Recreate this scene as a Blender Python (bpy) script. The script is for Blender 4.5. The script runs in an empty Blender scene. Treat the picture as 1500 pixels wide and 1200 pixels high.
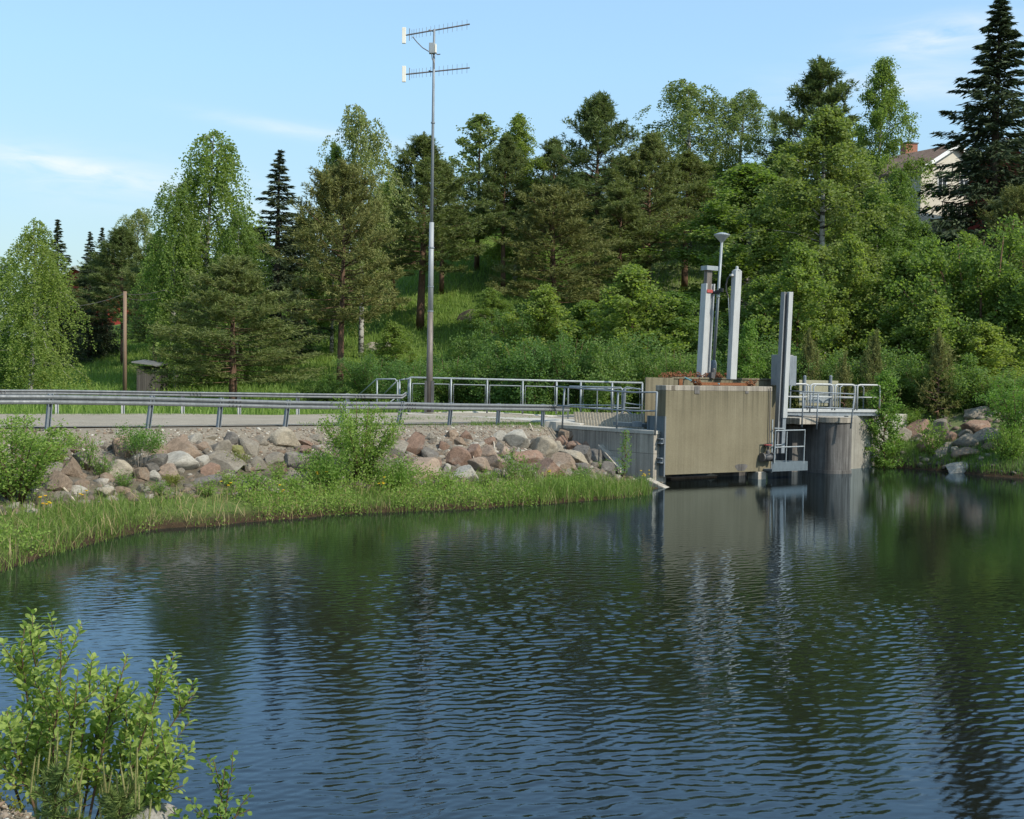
import bpy, bmesh, math, random
import numpy as np
from mathutils import Vector, Matrix

# ---------------------------------------------------------------- camera, sky, sun, exposure
S = bpy.context.scene
COL = S.collection
EYE = 3.3                       # metres above the water
FOC = 1800.0                    # focal length in pixels of a 1500 x 1200 frame
PITCH, ROLL = math.radians(1.655), math.radians(1.0)
_f = Vector((0, math.cos(PITCH), -math.sin(PITCH)))
_r0, _u0 = Vector((1, 0, 0)), Vector((0, math.sin(PITCH), math.cos(PITCH)))
RGT = _r0 * math.cos(ROLL) + _u0 * math.sin(ROLL)
UPV = -_r0 * math.sin(ROLL) + _u0 * math.cos(ROLL)
cam_d = bpy.data.cameras.new('camera'); cam = bpy.data.objects.new('camera', cam_d); COL.objects.link(cam)
cam_d.sensor_fit = 'HORIZONTAL'; cam_d.sensor_width = 36; cam_d.lens = 36 * FOC / 1500
cam_d.clip_start = 0.1; cam_d.clip_end = 3000
cam.matrix_world = Matrix((( RGT.x, UPV.x, -_f.x, 0), (RGT.y, UPV.y, -_f.y, 0), (RGT.z, UPV.z, -_f.z, EYE), (0, 0, 0, 1)))
S.camera = cam

SUN_EL, SUN_AZ = math.radians(43), math.radians(126)      # azimuth clockwise from +Y
W = bpy.data.worlds.new('World'); S.world = W; W.use_nodes = True
wn, wl = W.node_tree.nodes, W.node_tree.links
bg = wn['Background']; bg.inputs['Strength'].default_value = 0.15
sky = wn.new('ShaderNodeTexSky'); sky.sky_type = 'NISHITA'; sky.sun_disc = False
sky.sun_elevation = SUN_EL; sky.sun_rotation = SUN_AZ
sky.air_density = 1.0; sky.dust_density = 2.0; sky.ozone_density = 1.0; sky.altitude = 200
# thin cirrus streaks at a few bearings of the sky
tc = wn.new('ShaderNodeTexCoord'); sx_ = wn.new('ShaderNodeSeparateXYZ'); wl.new(tc.outputs['Generated'], sx_.inputs['Vector'])
def wm(op, a, b=0.0):
    m = wn.new('ShaderNodeMath'); m.operation = op
    for i, v in enumerate((a, b)):
        if hasattr(v, 'is_output'): wl.new(v, m.inputs[i])
        else: m.inputs[i].default_value = v
    return m.outputs[0]
azi = wm('ARCTAN2', sx_.outputs['X'], sx_.outputs['Y']); ele = wm('ARCSINE', sx_.outputs['Z'])
mp = wn.new('ShaderNodeMapping'); mp.inputs['Scale'].default_value = (14, 14, 70); mp.inputs['Rotation'].default_value = (0, .12, 0)
nz = wn.new('ShaderNodeTexNoise'); nz.inputs['Scale'].default_value = 1.0; nz.inputs['Detail'].default_value = 6; nz.inputs['Roughness'].default_value = .6; nz.inputs['Distortion'].default_value = .6
wl.new(tc.outputs['Generated'], mp.inputs['Vector']); wl.new(mp.outputs['Vector'], nz.inputs['Vector'])
tot = None
for a0, e0, wa, we, sl_, k in ((-.345, .150, .075, .0085, -.13, .5), (-.165, .188, .075, .0055, -.11, .45), (-.30, .140, .14, .02, -.1, .35), (.335, .258, .05, .012, .02, .8), (.30, .225, .09, .016, .0, .4), (1.6, .5, .6, .1, .1, .8), (2.7, .4, .5, .06, .1, .8)):
    da = wm('SUBTRACT', azi, a0); de = wm('SUBTRACT', wm('SUBTRACT', ele, e0), wm('MULTIPLY', da, sl_))
    q = wm('ADD', wm('POWER', wm('ABSOLUTE', wm('DIVIDE', da, wa)), 2), wm('POWER', wm('ABSOLUTE', wm('DIVIDE', de, we)), 2))
    g = wm('MULTIPLY', wm('EXPONENT', wm('MULTIPLY', q, -1.0)), k); tot = g if tot is None else wm('ADD', tot, g)
rp = wn.new('ShaderNodeMapRange'); rp.inputs['From Min'].default_value = .30; rp.inputs['From Max'].default_value = .68; wl.new(nz.outputs['Fac'], rp.inputs['Value'])
mx = wn.new('ShaderNodeMix'); mx.data_type = 'RGBA'; mx.inputs['B'].default_value = (4.7, 4.8, 4.75, 1)
wl.new(wm('MULTIPLY', tot, rp.outputs['Result']), mx.inputs['Factor'])
gm = wn.new('ShaderNodeGamma'); gm.inputs['Gamma'].default_value = 0.5; wl.new(sky.outputs['Color'], gm.inputs['Color'])
tn = wn.new('ShaderNodeMix'); tn.data_type = 'RGBA'; tn.blend_type = 'MULTIPLY'; tn.inputs['Factor'].default_value = 1.0; tn.inputs['B'].default_value = (1.42, 1.95, 2.3, 1)
wl.new(gm.outputs['Color'], tn.inputs['A']); hzn = wn.new('ShaderNodeMapRange'); hzn.inputs['From Min'].default_value = .05; hzn.inputs['From Max'].default_value = .24; hzn.inputs['To Min'].default_value = 1.0; hzn.inputs['To Max'].default_value = 0.0; wl.new(ele, hzn.inputs['Value'])
th = wn.new('ShaderNodeMix'); th.data_type = 'RGBA'; th.blend_type = 'MULTIPLY'; th.inputs['B'].default_value = (1.0, .86, .72, 1); wl.new(hzn.outputs['Result'], th.inputs['Factor'])
wl.new(tn.outputs['Result'], th.inputs['A']); wl.new(th.outputs['Result'], mx.inputs['A']); wl.new(mx.outputs['Result'], bg.inputs['Color'])
sl = bpy.data.lights.new('sun', 'SUN'); sl.energy = 3.5; sl.angle = math.radians(0.53); sl.color = (1.0, 0.93, 0.80)
sun = bpy.data.objects.new('sun', sl); COL.objects.link(sun)
SDIR = Vector((math.sin(SUN_AZ) * math.cos(SUN_EL), math.cos(SUN_AZ) * math.cos(SUN_EL), math.sin(SUN_EL)))
sun.rotation_euler = SDIR.to_track_quat('Z', 'Y').to_euler(); sun.location = SDIR * 60
S.view_settings.view_transform = 'Standard'; S.view_settings.look = 'None'; S.view_settings.gamma = 1
S.view_settings.exposure = 0.55
S.cycles.max_bounces = 6; S.cycles.diffuse_bounces = 3; S.cycles.glossy_bounces = 3; S.cycles.transmission_bounces = 3
S.cycles.use_denoising = True; S.cycles.caustics_reflective = False; S.cycles.caustics_refractive = False

def P(px, py, d):
    """world point seen at photo pixel (px, py), d metres in front along +Y"""
    v = RGT * ((px - 750) / FOC) + UPV * ((600 - py) / FOC) + _f
    v = v * (d / v.y)
    return Vector((v.x, v.y, v.z + EYE))
def G(px, py, z=0.0):
    v = RGT * ((px - 750) / FOC) + UPV * ((600 - py) / FOC) + _f
    k = (z - EYE) / v.z
    return Vector((v.x * k, v.y * k, z))

# ---------------------------------------------------------------- helpers
rnd = random.Random(7)
def thing(name, label, cat, loc, group=None):
    o = bpy.data.objects.new(name, None); o.empty_display_size = 0.2; COL.objects.link(o)
    o.location = loc; o['label'] = label; o['category'] = cat
    if group: o['group'] = group
    return o
def tag(o, label=None, cat=None, group=None, kind=None):
    if label: o['label'] = label
    if cat: o['category'] = cat
    if group: o['group'] = group
    if kind: o['kind'] = kind
    return o
class MB:
    def __init__(s): s.v = []; s.f = []
    def box(s, o, a, b, c):
        o, a, b, c = Vector(o), Vector(a), Vector(b), Vector(c); n = len(s.v)
        s.v += [o, o+a, o+a+b, o+b, o+c, o+a+c, o+a+b+c, o+b+c]
        s.f += [[n+i for i in q] for q in ((0,3,2,1),(4,5,6,7),(0,1,5,4),(1,2,6,5),(2,3,7,6),(3,0,4,7))]
        return s
    def cbox(s, c, a, b, cc):          # centre and three full edge vectors
        a, b, cc = Vector(a), Vector(b), Vector(cc)
        return s.box(Vector(c) - (a + b + cc) / 2, a, b, cc)
    def tube(s, pts, r, seg=8, closed=False):
        pts = [Vector(p) for p in pts]; m = len(pts)
        rr = r if isinstance(r, (list, tuple)) else [r] * m
        base = len(s.v); prev = None
        for i, p in enumerate(pts):
            if closed: t = pts[(i+1) % m] - pts[i-1]
            else: t = pts[min(i+1, m-1)] - pts[max(i-1, 0)]
            t.normalize()
            if prev is None:
                h = Vector((0, 0, 1)) if abs(t.z) < 0.9 else Vector((1, 0, 0))
            else: h = prev
            x = (h - t * h.dot(t)); x.normalize(); y = t.cross(x); prev = x
            for k in range(seg):
                a = 2 * math.pi * (k + 0.5) / seg
                s.v.append(p + (x * math.cos(a) + y * math.sin(a)) * rr[i])
        for i in range(m if closed else m - 1):
            j = (i + 1) % m
            for k in range(seg):
                l = (k + 1) % seg
                s.f.append([base+i*seg+k, base+i*seg+l, base+j*seg+l, base+j*seg+k])
        if not closed:
            s.f.append([base+k for k in range(seg)][::-1]); s.f.append([base+(m-1)*seg+k for k in range(seg)])
        return s
    def lathe(s, c, prof, seg=16, axis=Vector((0,0,1))):
        axis = Vector(axis).normalized(); c = Vector(c)
        return s.tube_prof(c, axis, prof, seg)
    def tube_prof(s, c, axis, prof, seg):
        h = Vector((0,0,1)) if abs(axis.z) < .9 else Vector((1,0,0))
        x = (h - axis * h.dot(axis)).normalized(); y = axis.cross(x); base = len(s.v)
        for r, z in prof:
            for k in range(seg):
                a = 2*math.pi*k/seg
                s.v.append(c + axis*z + (x*math.cos(a)+y*math.sin(a))*max(r, 1e-4))
        for i in range(len(prof)-1):
            for k in range(seg):
                l = (k+1) % seg
                s.f.append([base+i*seg+k, base+i*seg+l, base+(i+1)*seg+l, base+(i+1)*seg+k])
        s.f.append([base+k for k in range(seg)][::-1]); s.f.append([base+(len(prof)-1)*seg+k for k in range(seg)])
        return s
    def extrude(s, poly, vec):
        poly = [Vector(p) for p in poly]; vec = Vector(vec); n = len(s.v); m = len(poly)
        s.v += poly + [p + vec for p in poly]
        s.f.append([n+i for i in range(m)][::-1]); s.f.append([n+m+i for i in range(m)])
        for i in range(m):
            j = (i+1) % m
            s.f.append([n+i, n+j, n+m+j, n+m+i])
        return s
    def sweep(s, prof, pts, side):      # open profile [(out, up)] along pts; side: unit horizontal 'out'
        base = len(s.v); k = len(prof)
        for p in pts:
            for a, b in prof: s.v.append(Vector(p) + Vector(side) * a + Vector((0,0,b)))
        for i in range(len(pts)-1):
            for q in range(k-1):
                s.f.append([base+i*k+q, base+i*k+q+1, base+(i+1)*k+q+1, base+(i+1)*k+q])
        return s
    def build(s, name, mat, parent=None, bevel=0, smooth=False):
        off = Vector(parent.location) if parent is not None else Vector((0,0,0))
        if parent is not None and parent.parent is not None: off = off + Vector(parent.parent.location)
        me = bpy.data.meshes.new(name)
        if parent is None:
            off = Vector((sum(p[0] for p in s.v)/len(s.v), sum(p[1] for p in s.v)/len(s.v), min(p[2] for p in s.v)))
        me.from_pydata([tuple(Vector(p) - off) for p in s.v], [], s.f)
        bm = bmesh.new(); bm.from_mesh(me); bmesh.ops.recalc_face_normals(bm, faces=bm.faces); bm.to_mesh(me); bm.free()
        me.materials.append(mat)
        if smooth: me.polygons.foreach_set('use_smooth', [True]*len(me.polygons))
        o = bpy.data.objects.new(name, me); COL.objects.link(o)
        if parent is not None: o.parent = parent
        else: o.location = off
        if bevel:
            m = o.modifiers.new('edge', 'BEVEL'); m.width = bevel; m.segments = 2; m.limit_method = 'ANGLE'
        return o
def np_mesh(name, verts, k, mat, loops=None):
    """n*k verts -> n polygons of k corners each"""
    verts = np.asarray(verts, dtype=np.float32).reshape(-1, 3)
    if loops is None: loops = np.arange(len(verts), dtype=np.int32)
    n = len(loops) // k
    me = bpy.data.meshes.new(name)
    me.vertices.add(len(verts)); me.vertices.foreach_set('co', verts.ravel())
    me.loops.add(n * k); me.loops.foreach_set('vertex_index', np.asarray(loops, dtype=np.int32))
    me.polygons.add(n); me.polygons.foreach_set('loop_start', np.arange(0, n*k, k, dtype=np.int32))
    me.polygons.foreach_set('loop_total', np.full(n, k, dtype=np.int32))
    me.update(calc_edges=True); me.materials.append(mat)
    return me
def link(name, me, parent=None, loc=None):
    o = bpy.data.objects.new(name, me); COL.objects.link(o)
    if parent is not None: o.parent = parent
    if loc is not None: o.location = loc
    return o

# ---------------------------------------------------------------- materials
class NT:
    def __init__(s, name):
        s.m = bpy.data.materials.new(name); s.m.use_nodes = True
        s.t = s.m.node_tree; s.n = s.t.nodes; s.p = s.n['Principled BSDF']; s.out = s.n['Material Output']
        s.tc = s.n.new('ShaderNodeTexCoord')
    def L(s, a, b): s.t.links.new(a, b)
    def noise(s, scale, detail=5, rough=.55, vec=None, sc=None, coord='Object', dist=0):
        n = s.n.new('ShaderNodeTexNoise'); n.inputs['Scale'].default_value = scale; n.inputs['Detail'].default_value = detail
        n.inputs['Roughness'].default_value = rough; n.inputs['Distortion'].default_value = dist
        v = vec or s.tc.outputs[coord]
        if sc:
            m = s.n.new('ShaderNodeMapping'); m.inputs['Scale'].default_value = sc; s.L(v, m.inputs['Vector']); v = m.outputs['Vector']
        s.L(v, n.inputs['Vector']); return n.outputs['Fac']
    def ramp(s, fac, stops):
        r = s.n.new('ShaderNodeValToRGB'); e = r.color_ramp.elements
        while len(e) < len(stops): e.new(0.5)
        for q, (p, c) in zip(e, stops):
            q.position = p; q.color = (c[0], c[1], c[2], 1) if hasattr(c, '__len__') else (c, c, c, 1)
        s.L(fac, r.inputs['Fac']); return r.outputs['Color']
    def mix(s, fac, a, b, mode='MIX'):
        m = s.n.new('ShaderNodeMix'); m.data_type = 'RGBA'; m.blend_type = mode
        for key, v in (('Factor', fac), ('A', a), ('B', b)):
            if hasattr(v, 'is_output'): s.L(v, m.inputs[key])
            elif key == 'Factor': m.inputs[key].default_value = v
            else: m.inputs[key].default_value = (v[0], v[1], v[2], 1)
        return m.outputs['Result']
    def math(s, op, a, b=0.0, clamp=False):
        m = s.n.new('ShaderNodeMath'); m.operation = op; m.use_clamp = clamp
        for i, v in enumerate((a, b)):
            if hasattr(v, 'is_output'): s.L(v, m.inputs[i])
            else: m.inputs[i].default_value = v
        return m.outputs[0]
    def bump(s, h, strength=.4, dist=.02, to=None):
        b = s.n.new('ShaderNodeBump'); b.inputs['Strength'].default_value = strength; b.inputs['Distance'].default_value = dist
        s.L(h, b.inputs['Height']); s.L(b.outputs['Normal'], (to or s.p).inputs['Normal']); return b
    def base(s, c):
        if hasattr(c, 'is_output'): s.L(c, s.p.inputs['Base Color'])
        else: s.p.inputs['Base Color'].default_value = (*c, 1)
    def set(s, rough=.6, metal=0., spec=.5):
        s.p.inputs['Roughness'].default_value = rough; s.p.inputs['Metallic'].default_value = metal
        s.p.inputs['Specular IOR Level'].default_value = spec; return s

def metal_mat(name, lo, hi, rough=.5, metal=.35, scale=9, streak=True):
    t = NT(name); t.set(rough, metal)
    a = t.noise(scale, 6, .6, sc=(1, 1, .25) if streak else None); b = t.noise(60, 2)
    c = t.ramp(a, [(.3, lo), (.7, hi)])
    t.base(t.mix(.25, c, t.ramp(b, [(.35, [x*.7 for x in lo]), (.65, hi)])))
    t.L(t.ramp(a, [(.3, rough+.12), (.7, rough-.1)]), t.p.inputs['Roughness'])
    return t.m
def concrete_mat(name, base, dark, light, boards=7.0, stain=.6, runs=0, s2=.6, joints=None):
    t = NT(name); t.set(.9, 0, .25)
    big = t.noise(.55, 6, .6); fine = t.noise(24, 6, .7)
    streak = t.noise(1.0, 8, .7, sc=(5.0, 5.0, .22)); streak2 = t.noise(1.0, 5, .6, sc=(16, 16, .35))
    c = t.ramp(big, [(.3, dark), (.5, base), (.72, light)])
    s = t.ramp(streak, [(.36, 1-stain), (.56, 1.0)])
    c = t.mix(1.0, c, s, 'MULTIPLY')
    c = t.mix(s2, c, t.ramp(streak2, [(.3, .72), (.6, 1.06)]), 'MULTIPLY')
    c = t.mix(.55, c, t.ramp(fine, [(.3, .74), (.65, 1.12)]), 'MULTIPLY')
    if joints:                    # formwork joints between shutter panels
        sj = t.n.new('ShaderNodeSeparateXYZ'); t.L(t.tc.outputs['Object'], sj.inputs['Vector']); cj = t.n.new('ShaderNodeCombineXYZ')
        t.L(t.math('ADD', t.math('MULTIPLY', sj.outputs['X'], joints[0]), t.math('MULTIPLY', sj.outputs['Y'], joints[1])), cj.inputs['X']); t.L(sj.outputs['Z'], cj.inputs['Y'])
        bj = t.n.new('ShaderNodeTexBrick'); bj.offset = 0; bj.inputs['Scale'].default_value = 1.0; bj.inputs['Brick Width'].default_value = .62; bj.inputs['Row Height'].default_value = 1.05; bj.inputs['Mortar Size'].default_value = .009
        bj.inputs['Color1'].default_value = (1,1,1,1); bj.inputs['Color2'].default_value = (.86,.86,.87,1); bj.inputs['Mortar'].default_value = (.42,.40,.38,1); t.L(cj.outputs['Vector'], bj.inputs['Vector'])
        c = t.mix(1.0, c, bj.outputs['Color'], 'MULTIPLY')
    if runs:                      # dark water runs hanging from the top edge
        sz = t.n.new('ShaderNodeSeparateXYZ'); t.L(t.tc.outputs['Object'], sz.inputs['Vector'])
        top = t.n.new('ShaderNodeMapRange'); top.inputs['From Min'].default_value = runs - 1.5; top.inputs['From Max'].default_value = runs; t.L(sz.outputs['Z'], top.inputs['Value'])
        rn = t.noise(1.0, 5, .7, sc=(9, 9, .12)); m_ = t.math('MULTIPLY', t.math('POWER', top.outputs['Result'], 1.6), t.ramp(rn, [(.42, 0.), (.66, 1.)]))
        c = t.mix(t.math('MULTIPLY', m_, .75), c, [v*.35 for v in dark])
    t.base(c)
    h = t.math('ADD', t.math('MULTIPLY', t.noise(1.0, 2, .5, sc=(boards, boards, .08)), 1.2), fine)
    t.bump(h, .5, .012); return t.m
def wood_mat(name, lo, hi, sc=(14, 14, .6)):
    t = NT(name); t.set(.85, 0, .2)
    a = t.noise(1.0, 7, .65, sc=sc); t.base(t.ramp(a, [(.3, lo), (.7, hi)])); t.bump(a, .6, .01); return t.m
def leaf_mat(name, a, b, trans, tfac=.4, rough=.6, objvar=.25, spec=.18):
    t = NT(name); t.set(rough, 0, spec)
    ge = t.n.new('ShaderNodeNewGeometry'); oi = t.n.new('ShaderNodeObjectInfo')
    c = t.ramp(ge.outputs['Random Per Island'], [(0, a), (1, b)])
    hs = t.n.new('ShaderNodeHueSaturation'); t.L(c, hs.inputs['Color'])
    t.L(t.math('ADD', t.math('MULTIPLY', oi.outputs['Random'], objvar), 1 - objvar/2), hs.inputs['Value'])
    t.L(t.math('ADD', t.math('MULTIPLY', oi.outputs['Random'], -.03), .515), hs.inputs['Hue'])
    t.base(hs.outputs['Color'])
    tr = t.n.new('ShaderNodeBsdfTranslucent')
    t.L(t.mix(1.0, hs.outputs['Color'], trans, 'MULTIPLY'), tr.inputs['Color'])
    ms = t.n.new('ShaderNodeMixShader'); ms.inputs['Fac'].default_value = tfac
    t.L(t.p.outputs['BSDF'], ms.inputs[1]); t.L(tr.outputs['BSDF'], ms.inputs[2]); t.L(ms.outputs['Shader'], t.out.inputs['Surface'])
    return t.m
M = {}
M['galv'] = metal_mat('galvanised steel', (.21,.235,.25), (.36,.39,.405), .52, .3)
M['galv_dark'] = metal_mat('weathered zinc', (.14,.16,.18), (.25,.28,.31), .62, .2)
M['rail_zinc'] = metal_mat('dull rail zinc', (.11,.12,.125), (.19,.20,.21), .62, .15)
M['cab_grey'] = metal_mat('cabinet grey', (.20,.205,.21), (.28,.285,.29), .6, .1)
M['white_steel'] = metal_mat('pale painted steel', (.36,.365,.365), (.49,.495,.49), .55, .1)
M['steel_blue'] = metal_mat('blue grey plate', (.075,.10,.12), (.125,.155,.175), .65, .1)
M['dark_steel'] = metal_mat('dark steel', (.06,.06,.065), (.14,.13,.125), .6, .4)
M['mast_low'] = metal_mat('brown mast foot', (.10,.085,.075), (.20,.17,.15), .6, .25)
M['mast_mid'] = metal_mat('grey mast', (.26,.275,.29), (.36,.38,.39), .6, .15)
M['rust'] = metal_mat('rust', (.10,.035,.016), (.26,.10,.035), .9, 0, 22, False)
M['red_paint'] = metal_mat('red paint', (.28,.04,.04), (.40,.08,.07), .6, 0)
M['cream'] = metal_mat('cream plastic', (.72,.68,.58), (.85,.81,.72), .5, 0)
M['black'] = metal_mat('black rubber', (.012,.012,.014), (.03,.03,.03), .6, 0)
M['teal_paint'] = metal_mat('teal paint', (.10,.28,.33), (.16,.38,.42), .5, 0)
M['lamp'] = metal_mat('lamp shade', (.36,.38,.39), (.46,.48,.48), .45, .1)
M['conc_tan'] = concrete_mat('tan concrete', (.192,.168,.112), (.165,.143,.094), (.218,.192,.132), 5, .12, 2.62, .28)
M['conc_grey'] = concrete_mat('grey board concrete', (.43,.385,.32), (.32,.28,.23), (.50,.455,.39), 9, .38, 2.7, .6, (.646, -.763))
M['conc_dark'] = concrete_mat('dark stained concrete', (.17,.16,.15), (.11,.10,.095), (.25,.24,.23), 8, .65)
M['conc_pale'] = concrete_mat('pale deck concrete', (.44,.415,.365), (.36,.33,.28), (.52,.49,.44), .5, .15)
M['conc_rough'] = concrete_mat('rough abutment', (.36,.345,.30), (.24,.22,.19), (.46,.44,.39), 3, .35)
M['plank'] = wood_mat('weathered plank', (.16,.135,.10), (.33,.29,.22))
M['shed_wood'] = wood_mat('grey shed boards', (.035,.033,.031), (.09,.085,.08), (18, 18, .5))
M['pole_wood'] = wood_mat('pole wood', (.13,.085,.06), (.30,.21,.15), (20, 20, .5))
M['dry_wood'] = wood_mat('dry wood', (.36,.30,.22), (.58,.50,.40), (8, 8, 3))
M['roof_metal'] = metal_mat('sheet roof', (.12,.123,.125), (.19,.193,.196), .5, .2)
def tiles(name, a, b, sx=3.2):
    t = NT(name); t.set(.85, 0, .2); n = t.noise(3, 4); t.base(t.ramp(n, [(.3, a), (.7, b)]))
    w = t.n.new('ShaderNodeTexWave'); w.inputs['Scale'].default_value = sx; w.bands_direction = 'DIAGONAL'; t.L(t.tc.outputs['Object'], w.inputs['Vector'])
    t.bump(w.outputs['Fac'], .5, .04); return t.m
M['tile_brown'] = tiles('brown roof tiles', (.14,.09,.065), (.22,.15,.11))
M['tile_dark'] = tiles('dark roof tiles', (.035,.03,.03), (.07,.06,.055))
M['render_white'] = metal_mat('white render', (.50,.46,.38), (.60,.555,.47), .9, 0, 4)
M['red_wall'] = wood_mat('falu red boards', (.16,.022,.018), (.24,.04,.03), (10, 10, .5))
M['white_trim'] = metal_mat('white trim', (.70,.70,.68), (.80,.80,.78), .6, 0)
M['sign_back'] = metal_mat('sign back', (.24,.23,.15), (.33,.31,.22), .7, .05)
t = NT('brick'); t.set(.9, 0, .2); br = t.n.new('ShaderNodeTexBrick'); br.inputs['Scale'].default_value = 5
br.inputs['Color1'].default_value = (.34,.12,.07,1); br.inputs['Color2'].default_value = (.26,.09,.055,1); br.inputs['Mortar'].default_value = (.3,.26,.22,1)
mpb = t.n.new('ShaderNodeMapping'); mpb.inputs['Rotation'].default_value = (math.pi/2, 0, 0); t.L(t.tc.outputs['Object'], mpb.inputs['Vector']); t.L(mpb.outputs['Vector'], br.inputs['Vector']); t.base(br.outputs['Color']); M['brick'] = t.m
t = NT('glass pane'); t.set(.05, 0, .8); t.base((.04,.05,.06)); M['glass'] = t.m

# rock: the colour is each stone's own (object colour), mottled
t = NT('granite'); t.set(.88, 0, .25); oi = t.n.new('ShaderNodeObjectInfo')
n1 = t.noise(5, 8, .7, dist=.4); n2 = t.noise(38, 4, .7); n3 = t.noise(1.7, 4, .6)
c = t.mix(1.0, oi.outputs['Color'], t.ramp(n1, [(.28, .58), (.5, .95), (.72, 1.3)]), 'MULTIPLY')
c = t.mix(.7, c, t.ramp(n2, [(.3, .6), (.7, 1.25)]), 'MULTIPLY')
c = t.mix(t.ramp(n3, [(.55, 0.), (.75, .45)]), c, (.30,.29,.25))      # lichen
t.base(c); t.bump(t.math('ADD', n1, t.math('MULTIPLY', n2, .5)), .7, .05); M['rock'] = t.m
t = NT('gravel stones'); t.set(.9, 0, .25); ge = t.n.new('ShaderNodeNewGeometry')
t.base(t.ramp(ge.outputs['Random Per Island'], [(0, (.10,.08,.06)), (.35, (.23,.19,.15)), (.6, (.20,.14,.10)), (.85, (.33,.30,.25)), (1, (.48,.45,.40))])); M['gravel'] = t.m
t = NT('rubble stones'); t.set(.9, 0, .25); ge = t.n.new('ShaderNodeNewGeometry')
c = t.ramp(ge.outputs['Random Per Island'], [(0, (.09,.08,.068)), (.3, (.17,.145,.115)), (.55, (.16,.115,.082)), (.8, (.21,.185,.15)), (1, (.32,.29,.25))])
n1 = t.noise(14, 6, .7); t.base(t.mix(1.0, c, t.ramp(n1, [(.3, .6), (.7, 1.2)]), 'MULTIPLY')); t.bump(n1, .6, .03); M['rubble'] = t.m

# foliage
M['lf_birch'] = leaf_mat('birch leaf', (0.122,0.174,0.048), (0.244,0.312,0.086), (1.5,1.6,.7), .5)
M['lf_birch_y'] = leaf_mat('yellowish birch leaf', (.125,.165,.048), (.23,.285,.088), (1.4,1.5,.7), .42)
M['lf_birch_d'] = leaf_mat('deep green leaf', (0.085,0.138,0.039), (0.177,0.246,0.062), (1.5,1.7,.7), .4)
M['lf_aspen'] = leaf_mat('aspen leaf', (0.134,0.168,0.062), (0.244,0.282,0.110), (1.4,1.6,.8), .4)
M['lf_pine'] = leaf_mat('pine needle', (0.091,0.118,0.041), (0.189,0.222,0.083), (1.3,1.4,.8), .34, .65, .25, .15)
M['lf_pine_y'] = leaf_mat('olive pine needle', (0.122,0.132,0.044), (0.238,0.238,0.083), (1.3,1.3,.8), .25, .65, .25, .15)
M['lf_spruce'] = leaf_mat('spruce needle', (0.037,0.055,0.030), (0.085,0.110,0.055), (1.2,1.3,.8), .15, .65, .25, .15)
M['lf_shrub'] = leaf_mat('shrub leaf', (.08,.14,.042), (.165,.25,.075), (1.5,1.6,.7), .45)
M['lf_willow'] = leaf_mat('willow leaf', (.15,.225,.05), (.27,.35,.10), (1.4,1.6,.7), .42)
M['lf_bright'] = leaf_mat('fresh green leaf', (.115,.19,.04), (.21,.31,.075), (1.4,1.6,.7), .45)
M['lf_moss'] = leaf_mat('yellow green cushion', (.13,.16,.03), (.22,.24,.05), (1.3,1.4,.7), .4)
M['grass'] = leaf_mat('grass blade', (.078,.142,.03), (.195,.285,.068), (1.4,1.5,.75), .4, .55, 0)
M['hill_grass'] = leaf_mat('hill grass', (0.122,0.192,0.041), (0.244,0.318,0.083), (1.4,1.6,.7), .4, .55, 0)
M['dry_grass'] = leaf_mat('dry stalk', (.26,.19,.09), (.44,.35,.2), (1.2,1.2,1), .3, .7, 0)
M['yellow'] = leaf_mat('yellow petal', (.55,.36,.02), (.75,.52,.03), (1.2,1.2,.8), .3, .6, 0)
def bark(name, lo, hi, bands=None):
    t = NT(name); t.set(.9, 0, .2); a = t.noise(1, 6, .65, sc=(9, 9, 2.5)); c = t.ramp(a, [(.3, lo), (.7, hi)])
    if bands:
        b = t.noise(1, 4, .6, sc=(2.5, 2.5, 7)); c = t.mix(t.ramp(b, [(.50, 0.), (.58, 1.)]), c, bands)
    t.base(c); t.bump(a, .7, .03); return t.m
M['bk_birch'] = bark('birch bark', (.26,.245,.22), (.42,.40,.365), (.05,.045,.04))
M['bk_pine'] = bark('pine bark', (.07,.045,.032), (.17,.10,.065))
M['bk_spruce'] = bark('spruce bark', (.045,.036,.03), (.10,.08,.065))
M['bk_twig'] = bark('twig bark', (.07,.045,.03), (.16,.10,.06))
M['bk_pale'] = bark('pale twig', (.35,.29,.24), (.52,.45,.4))

# ground sheet: zones by a painted mask (R gravel, G grass, B wet mud)
t = NT('ground'); t.set(.95, 0, .15)
at = t.n.new('ShaderNodeAttribute'); at.attribute_name = 'zone'; sp = t.n.new('ShaderNodeSeparateColor'); t.L(at.outputs['Color'], sp.inputs['Color'])
n1 = t.noise(.35, 6, .6); n2 = t.noise(9, 6, .7); n3 = t.noise(45, 3, .7)
soil = t.ramp(n2, [(.3, (.045,.036,.026)), (.7, (.11,.088,.062))])
grav = t.mix(.6, t.ramp(n3, [(.3, (.12,.10,.08)), (.55, (.25,.215,.17)), (.75, (.37,.34,.29))]), t.ramp(n2, [(.3, (.16,.135,.10)), (.7, (.28,.245,.195))]))
gras = t.mix(t.ramp(n1, [(.35, 0.), (.65, 1.)]), t.ramp(n2, [(.3, (.045,.09,.016)), (.7, (.10,.16,.03))]), t.ramp(n2, [(.3, (.075,.12,.02)), (.7, (.15,.20,.04))]))
mud = t.ramp(n2, [(.3, (.025,.016,.009)), (.7, (.065,.042,.022))])
c = t.mix(sp.outputs['Red'], soil, grav); c = t.mix(sp.outputs['Green'], c, gras); c = t.mix(sp.outputs['Blue'], c, mud)
t.base(c); t.bump(t.math('ADD', n2, t.math('MULTIPLY', n3, .5)), .8, .05); M['ground'] = t.m
t = NT('gravel road'); t.set(.95, 0, .15); n1 = t.noise(.5, 5); n2 = t.noise(30, 5, .75); n3 = t.noise(3, 5)
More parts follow.
